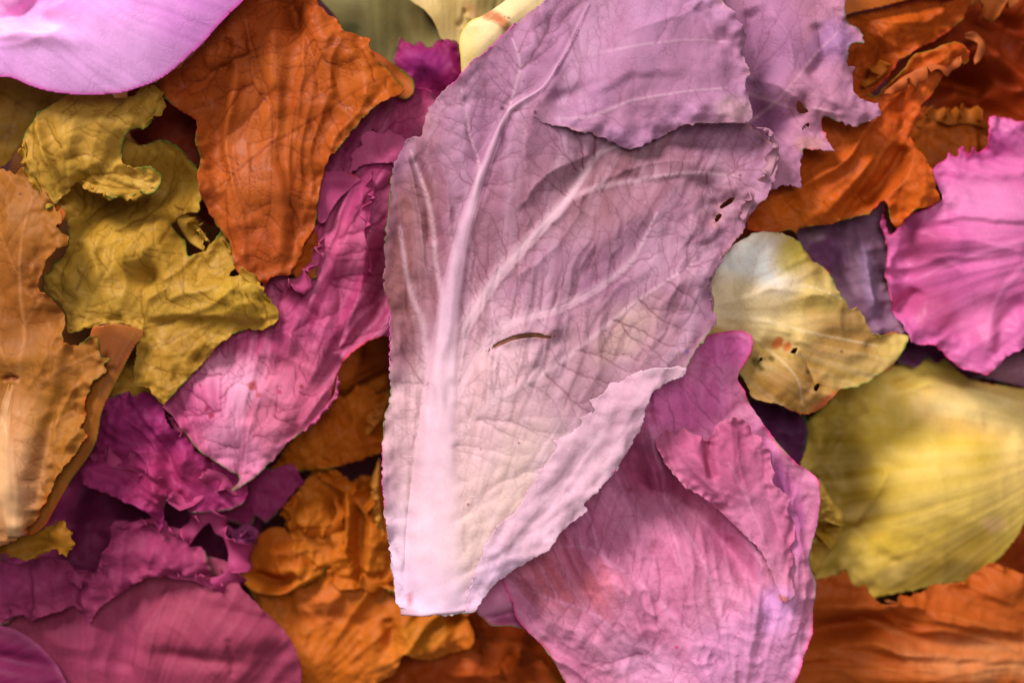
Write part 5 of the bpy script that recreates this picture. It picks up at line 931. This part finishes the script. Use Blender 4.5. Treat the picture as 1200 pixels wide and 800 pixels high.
# ---- 20 orange leaves, upper right
BRN = dict(gain=(1.1, .84, .52), base=(184, 88, 32), alt=(196, 100, 42), lam=40, vein=(110, 44, 12), rib=(206, 116, 50), blobs=[(940, 250, 60, 30, 0, (204, 112, 32), .8), (1080, 240, 40, 30, 0, (206, 108, 34), .8), (1000, 230, 60, 40, 0, (196, 98, 30), .6), (1040, 130, 50, 40, 0, (192, 90, 44), .7)], edge=[((120, 120, 50), 2, 60, .0), ((224, 60, 60), 2, 60, .3)])
L = Leaf('lettuce_leaf', 'orange brown leaf with a deep fold and spiky lower margin, above the hot pink leaf', -78, 1010, 190)
S = Sheet([(874, 268), (880, 240), (900, 180), (940, 140), (1000, 110), (1030, 112), (1036, 104), (1046, 94), (1057, 84), (1064, 72), (1070, 64), (1090, 60), (1117, 49), (1126, 52), (1132, 58), (1136, 70), (1128, 76), (1120, 70), (1108, 80), (1100, 100), (1092, 112), (1080, 124), (1078, 140), (1068, 160), (1072, 170), (1080, 180), (1087, 192), (1090, 204), (1094, 216), (1100, 236), (1084, 244), (1070, 247), (1060, 256), (1050, 268), (1043, 262), (1040, 250), (1034, 236), (1026, 242), (1018, 250), (996, 256), (972, 263), (952, 266), (936, 268), (932, 275), (924, 270), (911, 273), (890, 272)], 0, 201, 1.9, BRN, ang=-40,
    bumps=[(1010, 230, -18, 16, 40, 45), (980, 180, 12, 40, 40), (1075, 220, 10, 20, 30), (930, 250, 8, 40, 20), (1110, 60, 12, 30, 10), (1060, 130, -10, 10, 30), (1030, 140, 6, 20, 14)],
    creases=[('soft', [(1062, 170), (1050, 200), (1025, 225), (1010, 238)], -18, 9), ('ridge', [(1070, 175), (1060, 210), (1030, 240)], 8, 6), ('ridge', [(1095, 100), (1060, 150), (1010, 200), (960, 260)], 6, 12), ('ridge', [(910, 255), (930, 235), (960, 260)], -5, 6), ('ridge', [(1000, 120), (1020, 150), (1010, 180)], 5, 8), ('ridge', [(930, 220), (945, 245), (965, 262)], 5, 6), ('step', [(1040, 106), (1060, 90), (1090, 84), (1120, 72)], 8, 5, 20)],
    ribs=[([(1110, 60, 4), (1080, 120, 4), (1030, 180, 4), (980, 220, 3), (930, 255, 2)], -1.5, .4), ([(1060, 150, 3), (1000, 150, 3), (960, 170, 2)], -1.5, .4), ([(1030, 180, 3), (1060, 210, 3), (1080, 235, 2)], -1, .4)],
    net=(14, .9, .35, 1.6), pillow=3.4, rough=(8, 50), crumple=(7, 40), ruffle=[(8, 14, 20)], teeth=(.8, 9), folds=[(1160, 20, 12, 7, 200)])
L.add(S, 'blade', 'soft', 1.3)
L.frill([(1036, 108, 6), (1056, 92, 8), (1080, 80, 10), (1106, 74, 10), (1126, 66, 8)], 15, 35, .8, 26, dict(base=(196, 100, 50)), 202, twist=6)
L = Leaf('lettuce_leaf', 'deeply veined orange leaf along the top edge right of the big mauve leaf', -116, 1060, 50)
S = Sheet([(960, 20), (996, 18), (1040, 8), (1080, -10), (1120, -30), (1140, -10), (1130, 20), (1121, 30), (1100, 45), (1077, 57), (1060, 68), (1050, 74), (1040, 90), (1030, 100), (1020, 112), (980, 110), (960, 60)], 0, 203, 1.9, dict(BRN, blobs=[(1060, 30, 50, 30, 0, (190, 96, 30), .7)]), ang=-20, bumps=[(1050, 35, 16, 50, 20, -20), (1020, 80, -16, 24, 20), (1080, 20, 6, 40, 10, -20)],
    creases=[('ridge', [(1000, 24), (1040, 30), (1080, 30), (1110, 10)], 5, 5), ('ridge', [(1000, 34), (1040, 55), (1060, 60)], 5, 5), ('ridge', [(1020, 40), (1040, 62), (1045, 80)], 6, 5), ('ridge', [(1005, 90), (1020, 78), (1035, 86)], 9, 4), ('ridge', [(1010, 70), (1018, 90)], 9, 4)],
    ribs=[([(985, 18, 3), (1030, 34, 3), (1080, 36, 2), (1110, 30, 2)], -2, .5), ([(990, 22, 3), (1020, 50, 3), (1040, 70, 2)], -2, .5), ([(1000, 20, 3), (1060, 20, 3), (1110, 8, 2)], -2, .5)], net=(12, .95, .5, 2), pillow=3.6, rough=(6, 34), crumple=(5, 30), ruffle=[(8, 10, 16)], teeth=(1, 8))
L.add(S, 'blade', 'glossy', 1.2)
L.frill([(1012, 104, 4), (1026, 96, 8), (1036, 86, 8), (1046, 76, 4)], 16, 35, .8, 18, dict(base=(196, 104, 30)), 204, twist=6, flip=-1)
L = Leaf('lettuce_leaf', 'plain light orange leaf at the top edge, above the deeply veined orange leaf', -92, 1040, 0)
S = Sheet([(960, 26), (997, 16), (1030, 10), (1060, 2), (1090, -4), (1120, -4), (1160, -60), (1060, -110), (960, -60)], 0, 205, 2.2, dict(base=(216, 118, 46), alt=(208, 108, 40), blobs=[(1120, 0, 30, 14, 0, (180, 80, 24), .6)]), rough=(4, 50), bumps=[(1040, -10, 8, 60, 20, -10)], teeth=(0, 9))
L.add(S, 'blade', 'soft', 1.4)
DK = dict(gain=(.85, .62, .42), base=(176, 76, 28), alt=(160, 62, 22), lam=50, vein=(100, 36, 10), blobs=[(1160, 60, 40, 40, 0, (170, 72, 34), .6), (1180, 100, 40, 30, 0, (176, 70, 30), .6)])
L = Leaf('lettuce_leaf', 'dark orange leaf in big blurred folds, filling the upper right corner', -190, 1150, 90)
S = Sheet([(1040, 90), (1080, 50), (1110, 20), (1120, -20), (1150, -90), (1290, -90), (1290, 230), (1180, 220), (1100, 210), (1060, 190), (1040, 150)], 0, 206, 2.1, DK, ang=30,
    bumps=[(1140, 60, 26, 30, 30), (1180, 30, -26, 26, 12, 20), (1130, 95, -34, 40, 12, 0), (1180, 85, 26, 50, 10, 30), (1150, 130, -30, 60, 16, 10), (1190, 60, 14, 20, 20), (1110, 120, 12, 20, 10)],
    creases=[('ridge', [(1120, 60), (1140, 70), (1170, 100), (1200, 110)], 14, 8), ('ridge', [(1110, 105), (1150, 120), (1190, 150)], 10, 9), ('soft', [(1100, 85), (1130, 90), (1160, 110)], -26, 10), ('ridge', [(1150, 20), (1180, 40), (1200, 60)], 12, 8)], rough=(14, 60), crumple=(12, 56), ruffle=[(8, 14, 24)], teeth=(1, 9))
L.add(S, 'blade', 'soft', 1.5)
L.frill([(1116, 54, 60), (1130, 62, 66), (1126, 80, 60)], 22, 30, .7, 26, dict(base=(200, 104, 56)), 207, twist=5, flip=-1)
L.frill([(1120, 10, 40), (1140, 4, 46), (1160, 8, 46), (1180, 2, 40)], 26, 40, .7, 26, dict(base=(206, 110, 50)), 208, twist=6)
L = Leaf('lettuce_leaf', 'small frilly ochre brown leaf between the blurred corner folds and hot pink leaf', -152, 1110, 165)
S = Sheet([(1060, 170), (1068, 150), (1082, 122), (1094, 128), (1106, 134), (1118, 130), (1130, 138), (1144, 140), (1156, 144), (1164, 160), (1160, 190), (1120, 200), (1080, 200)], 0, 209, 2, dict(BRN, base=(170, 90, 26), alt=(190, 104, 36)), rough=(8, 26), crumple=(8, 28), ruffle=[(8, 10, 14)], teeth=(2, 8))
L.add(S, 'blade', 'soft', 1.3)
L.frill([(1076, 150, 6), (1090, 142, 10), (1110, 148, 10), (1130, 146, 8), (1154, 150, 6)], 18, 35, .8, 22, dict(base=(184, 98, 30)), 210, twist=6, flip=-1)

# ---- 21 olive leaf, 22 cream yellow leaf, 23 pale stem at the top
L = Leaf('lettuce_leaf', 'grey olive leaf at the top edge, beside the rust orange leaf', -140, 440, 10)
S = Sheet([(340, -60), (372, -10), (376, 0), (398, 28), (380, 60), (440, 100), (500, 90), (540, 80), (548, 40), (520, 10), (500, -20), (480, -80), (340, -100)], 0, 211, 2.2, dict(base=(132, 118, 70), alt=(142, 126, 76), stripe=(150, 136, 84), vein=(90, 78, 40), blobs=[(495, 20, 30, 40, 30, (96, 78, 44), .8), (410, 36, 16, 10, 0, (70, 80, 50), .6)]), ang=80, bumps=[(430, 20, 14, 30, 50, 10), (480, 30, -20, 20, 50, -20)], stripes=(440, 300, 40, 2, .3), rough=(4, 40), teeth=(0, 9))
L.add(S, 'blade', 'soft', 1.4)
L = Leaf('lettuce_leaf', 'creamy yellow leaf with a brown crease, at the top edge behind the pale cut stem', -112, 545, 10)
S = Sheet([(470, -60), (474, -10), (482, 2), (494, 10), (502, 18), (508, 26), (513, 36), (517, 46), (540, 60), (580, 50), (610, 10), (640, -40), (640, -100), (470, -100)], 0, 212, 2.1, dict(base=(196, 164, 104), alt=(186, 154, 92), stripe=(214, 188, 136), vein=(150, 106, 60), blobs=[(580, 0, 30, 30, 0, (140, 122, 60), .7), (505, 8, 20, 20, 30, (206, 172, 110), .6), (552, 14, 8, 14, -50, (186, 130, 80), .6)]), ang=50, bumps=[(510, 10, 10, 24, 30), (560, -5, 10, 20, 20)], creases=[('soft', [(545, 10), (541, 24), (536, 34)], -6, 3), ('ridge', [(541, 18), (552, 22), (560, 26)], 5, 3)], stripes=(540, 200, 44, 2, .4), rough=(4, 40), teeth=(0, 9))
L.add(S, 'blade', 'smooth', 1.4)
STM = dict(base=(234, 204, 152), alt=(228, 198, 140), lam=60, stripe=(240, 214, 170), blobs=[(578, 24, 20, 9, 30, (190, 104, 60), .9), (590, 34, 14, 8, 50, (196, 110, 70), .7), (548, 60, 14, 30, 20, (226, 198, 120), .7)], edge=[((206, 180, 60), 3, 60, -.2)], spots=[(596, 27, 2, (120, 60, 40)), (592, 25, 1.5, (120, 60, 40))])
L = Leaf('lettuce_leaf', 'thick cream coloured cut leaf stem with a brown bruise, at the top edge', -46, 580, 30)
S = Sheet([(542, 92), (540, 70), (538, 52), (540, 42), (546, 32), (554, 25), (564, 22), (572, 18), (581, 12), (592, 4), (606, -8), (640, -60), (700, -60), (660, 0), (640, 30), (600, 60), (570, 90), (555, 110)], 0, 213, 1.8, STM, ang=-40, bumps=[(585, 40, 26, 60, 30, -45), (560, 30, 5, 16, 10)], creases=[('step', [(548, 30), (566, 30), (584, 24), (600, 10)], -5, 4, 14), ('ridge', [(566, 22), (580, 30), (596, 40)], 4, 6)], cup=8, stripes=(500, 120, 14, 1, .3), rough=(2, 30), teeth=(0, 9))
L.add(S, 'stem', 'smooth', 8)

# ---- deep leaves that close the pile from below
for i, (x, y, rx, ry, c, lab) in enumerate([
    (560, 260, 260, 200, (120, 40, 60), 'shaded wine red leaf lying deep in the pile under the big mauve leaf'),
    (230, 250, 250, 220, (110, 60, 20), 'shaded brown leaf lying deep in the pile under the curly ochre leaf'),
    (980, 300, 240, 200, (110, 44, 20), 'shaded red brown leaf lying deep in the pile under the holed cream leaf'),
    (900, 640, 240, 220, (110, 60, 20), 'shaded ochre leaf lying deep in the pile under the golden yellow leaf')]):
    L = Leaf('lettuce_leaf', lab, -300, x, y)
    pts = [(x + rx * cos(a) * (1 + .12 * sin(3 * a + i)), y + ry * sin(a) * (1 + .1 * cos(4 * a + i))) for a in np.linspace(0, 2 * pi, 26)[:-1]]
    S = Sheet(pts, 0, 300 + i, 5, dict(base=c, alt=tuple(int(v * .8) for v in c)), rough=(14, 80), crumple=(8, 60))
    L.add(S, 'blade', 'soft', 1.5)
